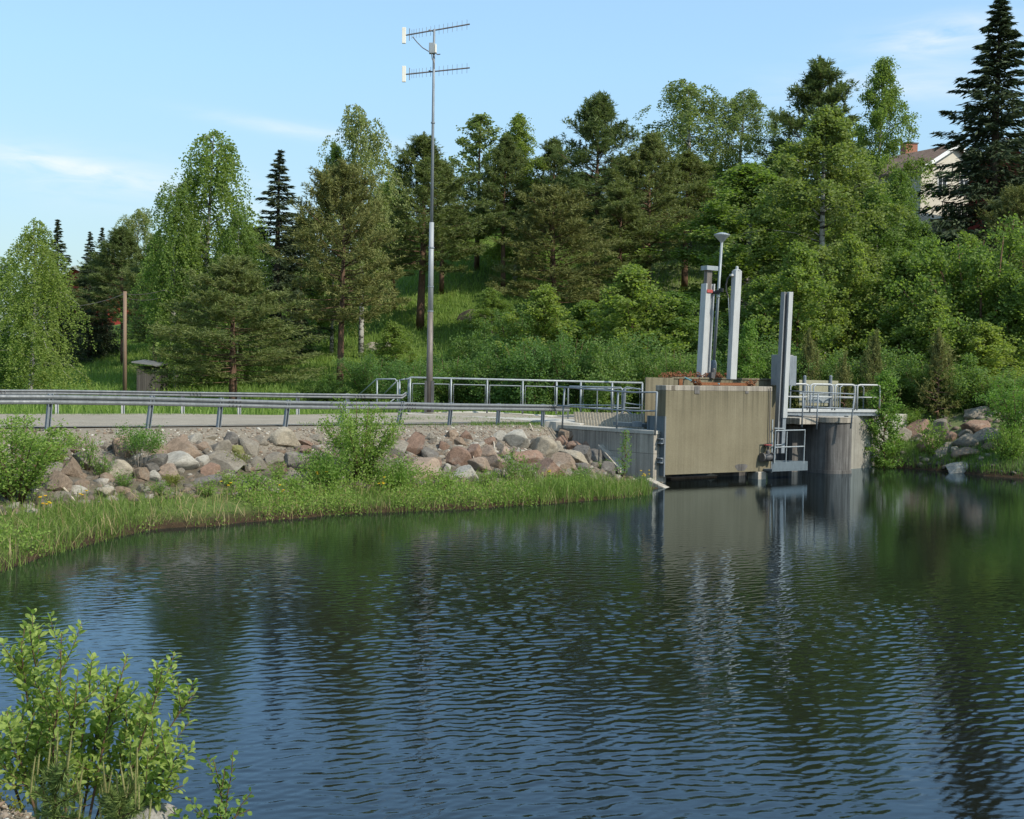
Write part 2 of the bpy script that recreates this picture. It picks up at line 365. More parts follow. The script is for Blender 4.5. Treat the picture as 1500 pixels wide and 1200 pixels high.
c = t.mix(.5, t.ramp(n2, [(.3, (.15,.125,.095)), (.7, (.42,.37,.30))]), t.ramp(n1, [(.3, (.27,.235,.185)), (.7, (.36,.32,.26))]))
t.base(t.mix(.4, c, t.ramp(n3, [(.3, .7), (.65, 1.1)]), 'MULTIPLY')); t.bump(n2, .8, .03); M['road'] = t.m
# water
t = NT('dark water'); t.p.inputs['Roughness'].default_value = .02; t.p.inputs['IOR'].default_value = 1.333
t.base((.010, .0095, .005))
WROT = -.28
t.p.inputs['Specular Tint'].default_value = (.92, 1.0, 1.14, 1)
obj = t.tc.outputs['Object']
WATER_NODES = t
sepx = t.n.new('ShaderNodeSeparateXYZ'); t.L(obj, sepx.inputs['Vector'])
def wmap(sc, rot):
    m = t.n.new('ShaderNodeMapping'); m.inputs['Scale'].default_value = sc; m.inputs['Rotation'].default_value = (0, 0, rot); t.L(obj, m.inputs['Vector']); return m.outputs['Vector']
bm_ = t.bump(t.noise(1, 3, .5, vec=wmap((6, 15, 1), WROT)), .35, .004)
fr = t.n.new('ShaderNodeFresnel'); fr.inputs['IOR'].default_value = 1.5; t.L(bm_.outputs['Normal'], fr.inputs['Normal'])
gl = t.n.new('ShaderNodeBsdfGlossy'); gl.inputs['Roughness'].default_value = .015; gl.inputs['Color'].default_value = (.72, .87, 1.0, 1); t.L(bm_.outputs['Normal'], gl.inputs['Normal'])
df = t.n.new('ShaderNodeBsdfDiffuse'); df.inputs['Color'].default_value = (.010, .011, .008, 1)
ms = t.n.new('ShaderNodeMixShader'); t.L(fr.outputs['Fac'], ms.inputs[0]); t.L(df.outputs['BSDF'], ms.inputs[1]); t.L(gl.outputs['BSDF'], ms.inputs[2]); t.L(ms.outputs['Shader'], t.out.inputs['Surface'])
M['water'] = t.m
# ---------------------------------------------------------------- terrain
W0, W1 = P(816, 620, 41.4), P(958, 630, 38.0)      # left wing wall, top edge
EDGE_X = [-60, -25, -11.3, 1.03, 1.52, 4.42, 4.6]
EDGE_Y = [-8, 15, 27.1, 40.9, 41.75, 38.4, 38.3]
EDGE_Z = [1.9, 1.9, 1.87, 1.61, 1.35, .7, .5]
BANK_X = [-60, -25, -11.3, .4, 1.4, 2.1, 2.75, 3.4, 4.42]
BANK_Z = [1.9, 1.9, 1.87, 1.61, 1.52, 1.30, .86, .26, .10]
FAR_X, FAR_Y = [-60, -14.3, -3.8, 2, 6, 60], [21, 38.9, 43.2, 45.5, 46.5, 46.5]
_sh = [(-40, 7), (-20, 8.0), (-8, 7.8), (-3, 7.55), (-1.9, 7.3), (-1.1, 6.5), (1, 5.6), (4, 5.2), (10, 5.2), (30, 6.5), (42, 22), (32, 36)]
for px, py in ((1500, 701), (1440, 697), (1400, 692), (1300, 684), (1252, 681)):
    g = G(px, py); _sh.append((g.x, g.y))
_sh += [(13.6, 46.5), (6.5, 45.5), (3.6, 41.2), (4.75, 38.1)]
for px, py in ((965, 716), (945, 726), (900, 731), (850, 734), (800, 738), (745, 741), (700, 745), (620, 748), (560, 751), (500, 753), (450, 758), (400, 762), (350, 766), (300, 772), (250, 773), (200, 779), (165, 789), (130, 797), (90, 808), (60, 818), (20, 830), (0, 838)):
    g = G(px, py); _sh.append((g.x, g.y))
_sh += [(-12, 18.3), (-18, 16.5), (-26, 13), (-40, 10)]
SH = np.array(_sh)
def shore(X, Y):
    """signed distance to the shoreline: positive on land"""
    a = SH; b = np.roll(SH, -1, 0); best = np.full(X.shape, 1e9); ins = np.zeros(X.shape, bool)
    for (ax, ay), (bx, by) in zip(a, b):
        dx, dy = bx-ax, by-ay; L2 = dx*dx+dy*dy + 1e-12
        u = np.clip(((X-ax)*dx + (Y-ay)*dy)/L2, 0, 1)
        best = np.minimum(best, (X-ax-u*dx)**2 + (Y-ay-u*dy)**2)
        c = (ay > Y) != (by > Y)
        if abs(dy) > 1e-9: ins ^= c & (X < ax + (Y-ay)*dx/dy)
    d = np.sqrt(best); return np.where(ins, -d, d)
def sstep(x, a, b):
    u = np.clip((x-a)/(b-a), 0, 1); return u*u*(3-2*u)
def wob(X, Y):
    return (np.sin(X*.9+Y*.35)*np.sin(Y*.8-X*.3)*.5 + np.sin(X*2.3+1.3)*np.sin(Y*2.1+.4)*.25 + np.sin(X*.23)*np.sin(Y*.19+2)*1.2)
ZC_P = [-900, 0, 200, 400, 560, 700, 1000, 1500, 2400]
ZC_Z = [4.0, 4.5, 6.0, 9.0, 12.0, 14.0, 14.6, 15.5, 15]
def height(X, Y):
    X = np.asarray(X, float); Y = np.asarray(Y, float)
    ds = shore(X, Y)
    ye = np.interp(X, EDGE_X, EDGE_Y); ze = np.interp(X, EDGE_X, EDGE_Z)
    dr = np.clip(ye-Y, 0, None)*.72
    t = ds/(ds+dr+1e-6)
    bank = np.interp(X, BANK_X, BANK_Z)*np.clip(.03+.97*t**1.1, 0, 1) + wob(X*2, Y*2)*.06*sstep(t, .3, .6)*(1-sstep(t, .8, 1.))
    q = np.clip((Y-ye)*.7, 0, 6); ze = np.where((X > 1.3) & (Y > ye), ze + (1.62-ze)*sstep(q, .8, 1.6), ze)
    plat = ze + q*np.interp(X, [-20, -8, 0, 60], [-.03, -.01, .055, .06])
    land = np.where(Y < ye, bank, plat)
    near = 1.36*sstep(ds, -.1, 1.9) + .05*wob(X*3, Y*3) - .25*sstep(Y, 4.0, -3)
    land = np.where(Y < 13.5 - np.clip(-X-14, 0, 20)*.15, np.where(X < -14, np.maximum(near, bank*sstep(ds, 0, 3)), near), land)
    right = 2.0*np.clip(ds/4.2, 0, 1)**.8 + .06*wob(X, Y)
    land = np.where((X > 9.0) & (Y >= 13.5), right, land)
    land = np.where((X > 4.6) & (X <= 9.0) & (Y > 40), 1.0, land)
    yf = np.interp(X, FAR_X, FAR_Y)
    pxa = np.where(Y > 5, 750 + FOC*X/np.maximum(Y, 5), 750)
    zc = np.interp(pxa, ZC_P, ZC_Z)
    u = np.clip((Y-50)/42, 0, None); u = np.where(u > 1.1, 1.1 + .25*np.tanh((u-1.1)/2), u)
    hill = 1.6 + (zc-1.6)*u**1.65 + .14*wob(X*.6, Y*.6)*sstep(Y, 48, 56)
    b = sstep(Y, yf+.5, yf+3.2); b = np.where(X > 9, sstep(Y, 49, 55), b)
    land = np.where((Y > 13), land*(1-b) + hill*b, land)
    land = np.where((X > 3.3) & (X < 5.2) & (Y > 36.2) & (Y < 39.0), np.minimum(land, .10), land)
    und = np.clip(ds*.55, -1.4, 0) - .02
    return np.where(ds < 0, und, land)
def hz(x, y): return float(height(np.array([x]), np.array([y]))[0])
def T(px, py, d0=12.0, d1=120.0):
    """first point of the ground seen at a pixel"""
    d = np.linspace(d0, d1, 1600); v = RGT*((px-750)/FOC) + UPV*((600-py)/FOC) + _f
    X = v.x/v.y*d; Z = EYE + v.z/v.y*d; H = height(X, d); i = np.argmax(H >= Z)
    if not (H >= Z).any(): i = 800
    return Vector((X[i], d[i], H[i]))
def geo(a, b, n): return list(a + (b-a)*(np.linspace(0, 1, n)**2.2))
gx = np.array(sorted(set([-x for x in geo(30, 900, 26)] + list(np.arange(-30, 34, .34)) + geo(34, 900, 26))))
gy = np.array(sorted(set([-x for x in geo(-1, 300, 14)] + list(np.arange(1, 56, .31)) + list(np.arange(56, 112, 1.3)) + geo(112, 1500, 22))))
XX, YY = np.meshgrid(gx, gy); ZZ = height(XX, YY)
nx, ny = len(gx), len(gy)
ii = (np.arange(ny-1)[:, None]*nx + np.arange(nx-1)[None, :]).ravel()
loops = np.stack([ii, ii+1, ii+nx+1, ii+nx], 1).ravel()
gme = np_mesh('ground', np.stack([XX, YY, ZZ], -1).reshape(-1, 3), 4, M['ground'], loops)
DS = shore(XX, YY); ye = np.interp(XX, EDGE_X, EDGE_Y); tt = DS/(DS+np.clip(ye-YY, 0, None)*.72+1e-6)
yf = np.interp(XX, FAR_X, FAR_Y)
grav = np.where((YY < ye) & (YY > 13), .25 + .75*sstep(tt, .60, .78), 1.0)
grass = np.where(YY > yf+.7, 1.0, 0.0); grass = np.where((XX > 9) & (YY > 13), sstep(DS, .2, .8)*.7, grass)
grass = np.maximum(grass, np.where((YY < ye) & (YY > 13), (1-sstep(tt, .25, .45))*.8, 0))
grav = np.where(YY < 13, 1.0, grav); grass = np.where(YY < 13, 0, grass)
mud = np.where(YY > 13, 1-sstep(DS, .15, .7), 1-sstep(DS, .0, .3))
ca = gme.color_attributes.new('zone', 'FLOAT_COLOR', 'POINT')
ca.data.foreach_set('color', np.stack([grav, grass, mud, np.ones_like(mud)], -1).astype(np.float32).ravel())
gme.polygons.foreach_set('use_smooth', [True]*len(gme.polygons))
tag(link('ground', gme), kind='structure')
# water: a rippled sheet in front, lying over a flat sheet that runs on under the banks
def ripples(X, Y):
    r = np.random.RandomState(77); h = np.zeros_like(X)
    gust = .62 + .30*np.sin(X*.31+Y*.17+1)*np.sin(Y*.27-X*.12) + .22*np.sin(X*.8-Y*.5)*np.sin(Y*.62+X*.33+2)
    amp = np.clip(gust, .25, 1.2)*np.interp(Y + .28*X, [5, 9, 13, 18, 24, 31, 37], [.38, .52, .85, 1.0, .6, .22, .07])*sstep(-shore(X, Y), .1, 2.5)
    for k in range(64):
        lam = .085*(.36/.085)**(r.rand()**1.1); th = 1.5708 + .40 + r.normal()*.36; kk = 6.2832/lam
        sl = RMS*.19*math.exp(-(math.log(lam/.145)/.65)**2)
        h += sl/kk*np.sin(kk*(X*math.cos(th)+Y*math.sin(th)) + r.uniform(0, 6.28))
    h *= amp; return h + 6.*h*np.abs(h)*(h > 0)
RMS = .128
wd = [4.4]
while wd[-1] < 64: wd.append(wd[-1] + .019 + .0020*max(0, wd[-1]-8) + .0006*max(0, wd[-1]-24)**2)
wd = np.array(wd); wt = np.linspace(-.62, .62, 1250); DD, TT = np.meshgrid(wd, wt, indexing='ij'); WX, WY = DD*TT, DD
WZ = ripples(WX, WY); nr, nc = WX.shape
ii = (np.arange(nr-1)[:, None]*nc + np.arange(nc-1)[None, :]).ravel(); L_ = np.stack([ii, ii+1, ii+nc+1, ii+nc], 1)
V_ = np.stack([WX, WY, WZ], -1).reshape(-1, 3); n_ = len(V_)
V_ = np.concatenate([V_, [(-70, -1, -.09), (70, -1, -.09), (70, 70, -.09), (-70, 70, -.09)]]); L_ = np.concatenate([L_, [[n_, n_+1, n_+2, n_+3]]])
wme = np_mesh('water', V_, 4, M['water'], L_.ravel()); wme.polygons.foreach_set('use_smooth', [True]*len(wme.polygons))
tag(link('water', wme), kind='structure')

# gravel road on the embankment
def strip(name, lo, hi, n, m, lift, mat):
    vs = []; fs = []
    for i in range(n+1):
        for j in range(m+1):
            a = lo(i/n); b = hi(i/n); p = (a[0]+(b[0]-a[0])*j/m, a[1]+(b[1]-a[1])*j/m); vs.append((p[0], p[1], lift))
    V = np.array(vs); V[:, 2] += height(V[:, 0], V[:, 1])
    k = m+1; L = []
    for i in range(n):
        for j in range(m): L += [i*k+j, (i+1)*k+j, (i+1)*k+j+1, i*k+j+1]
    return np_mesh(name, V, 4, mat, L)
def edge_pt(u, off=.45):
    x = -32 + u*(1.3+32); return (x-off*.6, float(np.interp(x, EDGE_X, EDGE_Y))+off*.9)
def far_pt(u):
    x = -42 + u*(4.3+42); return (x, float(np.interp(x, FAR_X, FAR_Y))+.15)
rd = strip('gravel_road', edge_pt, far_pt, 150, 14, .03, M['road']); rd.polygons.foreach_set('use_smooth', [True]*len(rd.polygons))
tag(link('gravel_road', rd), kind='structure')

# concrete deck in front of the railing
dk = MB()
dp = [P(592, 604, 44.6), P(597, 611, 42.2), P(700, 614, 41.8), P(850, 621, 41.2), P(960, 612, 43.2), P(955, 600, 45.2), P(700, 600, 44.9)]
zt = max(hz(p.x, p.y) for p in dp) + .03
dk.extrude([(p.x, p.y, max(hz(p.x, p.y), 1.62)+.06) for p in dp], (0, 0, -.3))
tag(dk.build('concrete_deck', M['conc_pale'], bevel=.01), kind='structure')

# ---------------------------------------------------------------- dam
P0 = Vector((4.75, 38.0, 0)); U = Vector((.836, .548, 0)); B = Vector((-.548, .836, 0)); ZV = Vector((0, 0, 1))
def D(u, b, z): return P0 + U*u + B*b + ZV*z
def u_at(px, b):
    a = (px-750)/FOC; return (a*(38+.836*b) - 4.75 + .548*b)/(.836-.548*a)
def dep(px, b): return D(u_at(px, b), b, 0).y
def zt_(px, py, b): return P(px, py, dep(px, b)).z

# left wing wall
wall = thing('wing_wall', 'grey board-marked concrete wing wall with stained face beside the boulders', 'wall', (W0.x, W0.y, -1.2))
dirw = Vector((W1.x-W0.x, W1.y-W0.y, 0)).normalized(); nb = Vector((-dirw.y, dirw.x, 0))
if nb.y < 0: nb = -nb
mb = MB(); A0 = Vector((W0.x, W0.y, 0)) - dirw*.6; A1 = Vector((W1.x, W1.y, 0))
mb.extrude([A0 + ZV*-1.2, A1 + ZV*-1.2, A1 + ZV*1.50, A0 + ZV*1.50], nb*.6); mb.build('wall', M['conc_grey'], wall, .02)
mb = MB(); mb.extrude([A0 - nb*.02 + ZV*1.503, A1 - nb*.02 + dirw*.02 + ZV*1.503, A1 - nb*.02 + dirw*.02 + ZV*1.62, A0 - nb*.02 + ZV*1.62], nb*.64); mb.build('coping', M['conc_pale'], wall, .012)
for zz, r in ((1.0, .012), (.42, .012)):
    pass
# ledge curb down the wall over the boulders
cb = MB(); c0, c1 = P(876, 653, 39.6), P(906, 688, 38.6)
dd = (c1-c0).normalized(); cb.box(c0 - ZV*.12, c1-c0, nb*.45, Vector((0, 0, .16)))
o = cb.build('concrete_curb', M['conc_grey'], None, .01); tag(o, 'narrow sloping concrete curb lying against the wing wall beside dark boulders', 'curb')

# planks behind the wall
pl = thing('plank_stack', 'row of weathered grey planks leaning behind the wing wall under the railing', 'planks', tuple(P(900, 612, 41.6)))
mb = MB(); NB_ = 27
for i in range(NB_):
    px = 843 + i*4.2; a = P(px, 626+.1*i, 41.3-.055*i); h = P(px-3, 603.5 + .12*i + rnd.uniform(-.7, .7), 42.1-.055*i)
    e = dirw*.094
    mb.extrude([a, a+e, h+e, h], nb*.035)
mb.build('planks', M['plank'], pl)

# angle irons on the wall top near the gate
mb = MB(); a = P(838, 619, 41.8); b = P(846, 614, 41.6)
gi = thing('channel_iron', 'low blue grey steel channel lying on the wing wall coping by the gate', 'steel channel', tuple(P(905, 622, 40.4)))
mb = MB(); a = P(898, 623, 40.2); b = P(942, 626, 39.2); mb.box(a, b-a, nb*.3, ZV*.11); mb.build('channel', M['steel_blue'], gi)
mb = MB(); a = P(933, 625, 39.3); mb.cbox(a+ZV*.08, (.25,.05,0), (-.05,.25,0), (0,0,.16)); mb.build('block', M['galv_dark'], gi)

# ---- the gate: front slab
gate = thing('sluice_gate', 'tan concrete slab of the raised sluice gate with steel side guides', 'sluice gate', tuple(D(2.3, .25, .25)))
mb = MB(); mb.box(D(0, 0, .25), U*4.57, B*.5, ZV*2.62); mb.build('slab', M['conc_tan'], gate, .012)
mb = MB(); mb.box(D(.0, .003, 2.873), U*4.57, B*.50, ZV*.16); mb.build('capping', M['conc_grey'], gate, .015)
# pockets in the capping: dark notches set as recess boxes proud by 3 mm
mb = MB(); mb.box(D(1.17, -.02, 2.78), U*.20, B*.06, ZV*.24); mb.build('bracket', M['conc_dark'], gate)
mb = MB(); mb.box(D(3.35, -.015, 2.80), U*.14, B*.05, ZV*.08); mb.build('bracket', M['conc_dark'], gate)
mb = MB()
mb.box(D(-.03, -.015, .22), U*.027, B*.80, ZV*1.85)
mb.box(D(-.07, .74, .22), U*.037, B*.06, ZV*1.85)
mb.build('side_guide', M['steel_blue'], gate)
for z in (.62, 1.22):
    mb = MB(); mb.extrude([D(-.16, -.01, z), D(-.033, -.01, z), D(-.033, -.01, z+.17), D(-.16, -.01, z+.17), D(-.16, -.01, z+.14), D(-.08, -.01, z+.14), D(-.08, -.01, z+.03), D(-.16, -.01, z+.03)], B*.82); mb.build('rib', M['galv_dark'], gate)
mb = MB(); mb.box(D(-.05, -.04, .20), U*.05, B*.024, ZV*1.88); mb.build('edge_strip', M['rail_zinc'], gate)
mb = MB(); mb.box(D(4.575, -.02, .2), U*.05, B*.4, ZV*1.75); mb.build('side_guide', M['galv'], gate)
# rod and rusty valve on the right edge
mb = MB(); mb.tube([D(4.42, -.06, .95), D(4.42, -.06, 3.0)], .018, 6); mb.build('valve_rod', M['mast_low'], gate)
vb = MB(); c = D(4.28, -.14, .72)
vb.lathe(c - U*.27, [(.05,0),(.15,.0),(.15,.05),(.10,.07),(.12,.2),(.13,.3),(.10,.42),(.15,.44),(.15,.5),(.06,.5)], 14, U)
vb.lathe(c, [(.08,0),(.07,.2),(.03,.24),(.03,.34),(.11,.35),(.11,.39),(.02,.4)], 12, ZV)
vb.build('valve', M['dark_steel'], gate)
hw = MB(); ring = [c + ZV*.4 + U*.12*math.cos(a) - B*.12*math.sin(a) for a in np.linspace(0, 2*math.pi, 17)[:-1]]
hw.tube(ring, .016, 6, True); hw.tube([ring[0], ring[8]], .012, 5); hw.build('hand_wheel', M['red_paint'], gate)
# repair patch, low on the face
mb = MB(); pts = [D(3.25+.26*math.cos(a)*(1+.2*math.sin(3*a)), -.004, .40+.14*math.sin(a)*(1+.2*math.cos(2*a))) for a in np.linspace(0, 2*math.pi, 15)[:-1]]
mb.extrude(pts, B*.012); mb.build('repair_patch', M['conc_dark'], gate)

# ---- rear slab
rear = thing('gate_tower_wall', 'tan concrete wall standing behind the gate slab with chains on its top', 'wall', tuple(D(2, 2.1, -1)))
ul, ur = u_at(949, 1.75), u_at(1137, 1.75)
ul = u_at(984, 1.75); mb = MB(); mb.box(D(ul, 1.75, .9), U*(ur-ul), B*.5, ZV*(zt_(985, 555, 1.75)-.9)); mb.build('wall', M['conc_tan'], rear, .012)
mb = MB(); mb.box(D(ul-.02, 1.72, zt_(985, 555, 1.75)+.002), U*(ur-ul+.03), B*.56, ZV*.06); mb.build('capping', M['conc_tan'], rear, .01)
mb = MB(); u2_ = u_at(945, 1.70); mb.extrude([D(u2_, 1.70, -1.2), D(u_at(986, 1.70), 1.70, -1.2), D(u_at(986, 1.70), 1.70, -1.2) + Vector((.05,.42,0)), D(u2_, 1.70, -1.2) + Vector((.02,.42,0))], ZV*(zt_(945, 553, 1.7)+1.2)); mb.build('pilaster', M['conc_tan'], rear, .012)
mb = MB(); mb.box(D(u_at(993, 1.75), 1.71, zt_(993, 566, 1.75)), U*.15, B*.05, ZV*.24); mb.build('notch_plate', M['rust'], rear)
# foundation piers, sill and back wall below the gate
base = thing('gate_sill', 'dark wet concrete sill and piers under the raised sluice gate', 'sill', tuple(D(2.3, 1.5, -1.3)))
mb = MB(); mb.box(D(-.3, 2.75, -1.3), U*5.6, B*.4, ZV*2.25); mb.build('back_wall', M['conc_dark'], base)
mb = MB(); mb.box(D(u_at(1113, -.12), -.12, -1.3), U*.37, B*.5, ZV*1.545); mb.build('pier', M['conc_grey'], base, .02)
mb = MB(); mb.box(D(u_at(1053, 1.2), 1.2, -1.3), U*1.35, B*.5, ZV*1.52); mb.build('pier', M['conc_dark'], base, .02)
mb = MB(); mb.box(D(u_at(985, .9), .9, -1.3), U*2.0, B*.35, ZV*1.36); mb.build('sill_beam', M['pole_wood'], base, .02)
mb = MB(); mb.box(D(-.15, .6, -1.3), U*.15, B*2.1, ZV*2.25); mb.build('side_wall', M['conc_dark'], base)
mb = MB(); a = P(1032, 699, 40.4); mb.tube([a, a + U*.25 + ZV*.05, a + U*.55 + ZV*.04], [.03, .05, .02], 6); mb.tube([a+U*.1, a+U*.3+ZV*.1], .03, 6)
o = mb.build('driftwood', M['dry_wood']); tag(o, 'small pale piece of driftwood caught on the sill under the gate', 'driftwood')
# tilted fallen slab at the corner
mb = MB(); a = P(946, 700, 36.6); b = P(990, 725, 36.1)
mb.box(a - ZV*.32, b-a+ZV*.06, Vector((.18,.42,.0)), ZV*.30)
o = mb.build('fallen_slab', M['conc_grey'], None, .02); tag(o, 'tilted concrete slab sliding into the water at the foot of the wing wall', 'concrete slab')

# rusty chains and beam
ch = thing('rusty_chain', 'orange rusty chain piled along the top of the rear concrete wall', 'chain', tuple(D(2, 2.0, zt_(985, 555, 1.75)+.06)))
mb = MB(); zc_ = zt_(985, 555, 1.75)+.075; r2 = random.Random(3)
for i in range(115):
    u = r2.uniform(u_at(968, 1.9), u_at(1068, 1.9)); b = r2.uniform(1.74, 2.2); c = D(u, b, zc_ + r2.random()**2*.13)
    ax = Vector((r2.gauss(0,1), r2.gauss(0,1), r2.gauss(0,.6))).normalized(); ay = ax.cross(Vector((r2.gauss(0,1), r2.gauss(0,1), r2.gauss(0,1)))).normalized()
    mb.tube([c + ax*.075*math.cos(a) + ay*.045*math.sin(a) for a in np.linspace(0, 2*math.pi, 9)[:-1]], .014, 4, True)
mb.build('chain_links', M['rust'], ch)
rb = thing('rusty_lifting_beam', 'rusty orange lifting beam lying across the top of the gate slab', 'lifting beam', tuple(D(2, .4, 3.04)))
u0, u1 = u_at(1018, .3), u_at(1102, .3)
mb = MB(); mb.box(D(u0+.2, .25, 3.05), U*(u1-u0-.4), B*.2, ZV*.03); mb.box(D(u0+.2, .34, 3.08), U*(u1-u0-.4), B*.03, ZV*.06); mb.build('beam', M['rust'], rb)
mb = MB()
for i in range(40):
    e = r2.choice([0, 1]); u = (u0 + r2.random()*.22) if e == 0 else (u1 - r2.random()*.22); c = D(u, r2.uniform(.15, .5), 3.06 + r2.random()*.16)
    ax = Vector((r2.gauss(0,1), r2.gauss(0,1), r2.gauss(0,1))).normalized(); ay = ax.cross(ZV).normalized()
    mb.tube([c + ax*.07*math.cos(a) + ay*.045*math.sin(a) for a in np.linspace(0, 2*math.pi, 9)[:-1]], .014, 4, True)
mb.build('shackle', M['rust'], rb)
mb = MB(); mb.tube([D(u_at(1049, .2), 2.0, 3.36), D(u_at(1049, .2), 1.2, 3.12), D(u_at(1056, .2), .3, 3.1)], .025, 6)
o = mb.build('blue_sling', M['teal_paint']); tag(o, 'blue grey lifting sling hanging between the chains over the gate top', 'sling')

# ---- hoist posts
def col_post(name, label, pb, pt, w, dpt, mats, yaw=0.0):
    """channel column: front web split in a lit flange and recess"""
    root = thing(name, label, 'post', tuple(pb)); ax = Vector(pt)-Vector(pb); x = (U*math.cos(yaw) + B*math.sin(yaw)); y = (B*math.cos(yaw) - U*math.sin(yaw))
    mb = MB(); o0 = Vector(pb) - x*w/2 - y*dpt/2
    mb.box(o0, x*.05, y*dpt, ax); mb.box(o0 + x*(w-.05), x*.05, y*dpt, ax); mb.box(o0 + x*.051 + y*dpt*.30, x*(w-.102), y*.05, ax)
    mb.build('channel', mats[0], root, .006); return root, x, y, ax
pb, pt = P(1030, 554, 41.5), P(1037.5, 416, 41.5)
pa, x, y, ax = col_post('hoist_post', 'tall pale hoist post with inner ram and flat cap, left of the lamp', pb, pt, .40, .26, (M['white_steel'],))
mb = MB(); o0 = pb - x*.19 - y*.125; mb.box(o0, x*.21, y*.06, ax*.9); mb.build('front_cover', M['white_steel'], pa, .005)
mb = MB(); e = ax*.9; c0 = pb + ax*.86 - x*.03; mb.box(c0 - x*.11 - y*.08, x*.22, y*.16, ax*.30); mb.build('ram', M['mast_low'], pa)
mb = MB(); c0 = pb + ax*1.14 + x*.03; mb.box(c0 - x*.26 - y*.16, x*.5, y*.32, ZV*.15); mb.build('cap_plate', M['galv'], pa, .01)
mb = MB(); c0 = pb + ax*.905 - x*.03; mb.box(c0 - x*.14 - y*.16, x*.25, y*.1, ZV*.10); mb.build('red_collar', M['red_paint'], pa)
mb = MB(); mb.cbox(pb + x*.12 - y*.3 + ZV*.1, x*.16, y*.14, ZV*.2); mb.lathe(pb + x*.2 - y*.3 + ZV*.2, [(.06,0),(.06,.1),(.03,.14)], 8); mb.build('gearbox', M['dark_steel'], pa)
pb2, pt2 = P(1071.5, 556, 41.2), P(1079.5, 397, 41.2)
pw = thing('hoist_post', 'smooth white square hoist post right of the lamp with a cable loop', 'post', tuple(pb2))
ax = pt2-pb2; mb = MB(); mb.box(pb2 - U*.15 - B*.11, U*.28, B*.2, ax); mb.build('column', M['white_steel'], pw, .012)
mb = MB(); mb.lathe(pt2, [(.13,0),(.13,.03),(.05,.06),(.05,.14),(.02,.16)], 10); mb.build('top_cap', M['white_steel'], pw)
mb = MB(); cp = [P(x_, y_, 41.15) for x_, y_ in ((1073,403),(1069,404),(1065.5,409),(1063.5,418),(1064,427),(1067,436))]
mb.tube(cp, .028, 6); mb.build('cable', M['black'], pw)
mb = MB(); mb.tube([P(1067, 436, 41.15), P(1068.5, 470, 41.15), P(1070.5, 550, 41.2)], .018, 6); mb.build('conduit', M['galv'], pw)
mb = MB(); mb.cbox(P(1072, 403, 41.1), U*.12, B*.1, ZV*.07); mb.build('cable_gland', M['white_steel'], pw)
pb3, pt3 = P(1141.5, 664, 41.0), P(1153, 428, 41.0)
pc = thing('hoist_post', 'grey channel hoist post right of the gate with shade coloured into its recess', 'post', tuple(pb3)); ax = pt3-pb3
x = U*math.cos(-.25) + B*math.sin(-.25); y = B*math.cos(-.25) - U*math.sin(-.25)
mb = MB(); mb.box(pb3 + ax*.22 - y*.13, x*.16, y*.24, ax*.78); mb.build('column', M['white_steel'], pc, .008)
mb = MB(); mb.box(pb3 + x*.01 - y*.10, x*.13, y*.2, ax*.219); mb.build('foot', M['galv_dark'], pc, .008)
mb = MB(); mb.box(pb3 - x*.155 - y*.10, x*.03, y*.2, ax); mb.box(pb3 - x*.155 + y*.101, x*.152, y*.03, ax); mb.build('channel', M['cab_grey'], pc)  # left flange in a darker grey that stands in for its shaded side
mb = MB(); mb.box(pb3 - x*.122 - y*.02, x*.118, y*.10, ax*.998); mb.build('recess_shade', M['dark_steel'], pc)  # dark steel colour paints the shade inside the channel

# ---- lamp
lb, lt = P(1044, 553, 41.8), P(1057.5, 345, 41.8)
lamp = thing('street_lamp', 'slender grey lamp post with conical shade between two hoist posts', 'street lamp', tuple(lb))
ax = lt-lb; mb = MB(); mb.tube([lb, lb+ax*.098, lb+ax*.112, lb+ax*.125], [.105, .105, .085, .05], 12); mb.build('base', M['galv_dark'], lamp, smooth=True)
mb = MB(); mb.tube([lb+ax*.115, lt-ZV*.2], [.055, .045], 10); mb.build('pole', M['galv'], lamp, smooth=True)
mb = MB(); mb.lathe(lt - ZV*.25, [(.045,0),(.06,.03),(.26,.24),(.275,.26)], 22); mb.build('shade', M['lamp'], lamp, smooth=False)
mb = MB(); mb.lathe(lt + ZV*.012, [(.277,0),(.27,.02),(.12,.075),(.02,.095)], 22); mb.build('lid', M['galv'], lamp)
fl = thing('floodlight', 'small black floodlight and white sensor clamped half way up the lamp post', 'floodlight', tuple(P(1051, 428, 41.6)))
mb = MB(); c = P(1051, 428, 41.6); mb.cbox(c - U*.02, U*.2, B*.14, Vector((.06,0,.12))); mb.cbox(c + U*.16 + ZV*.07, U*.14, B*.1, ZV*.13); mb.cbox(c - U*.14 - ZV*.03, U*.14, B*.12, Vector((.03,0,.09))); mb.build('housing', M['black'], fl, .01)
mb = MB(); mb.lathe(c + U*.04 - ZV*.2, [(.02,0),(.06,.03),(.065,.08),(.03,.1)], 10); mb.build('sensor', M['cream'], fl)

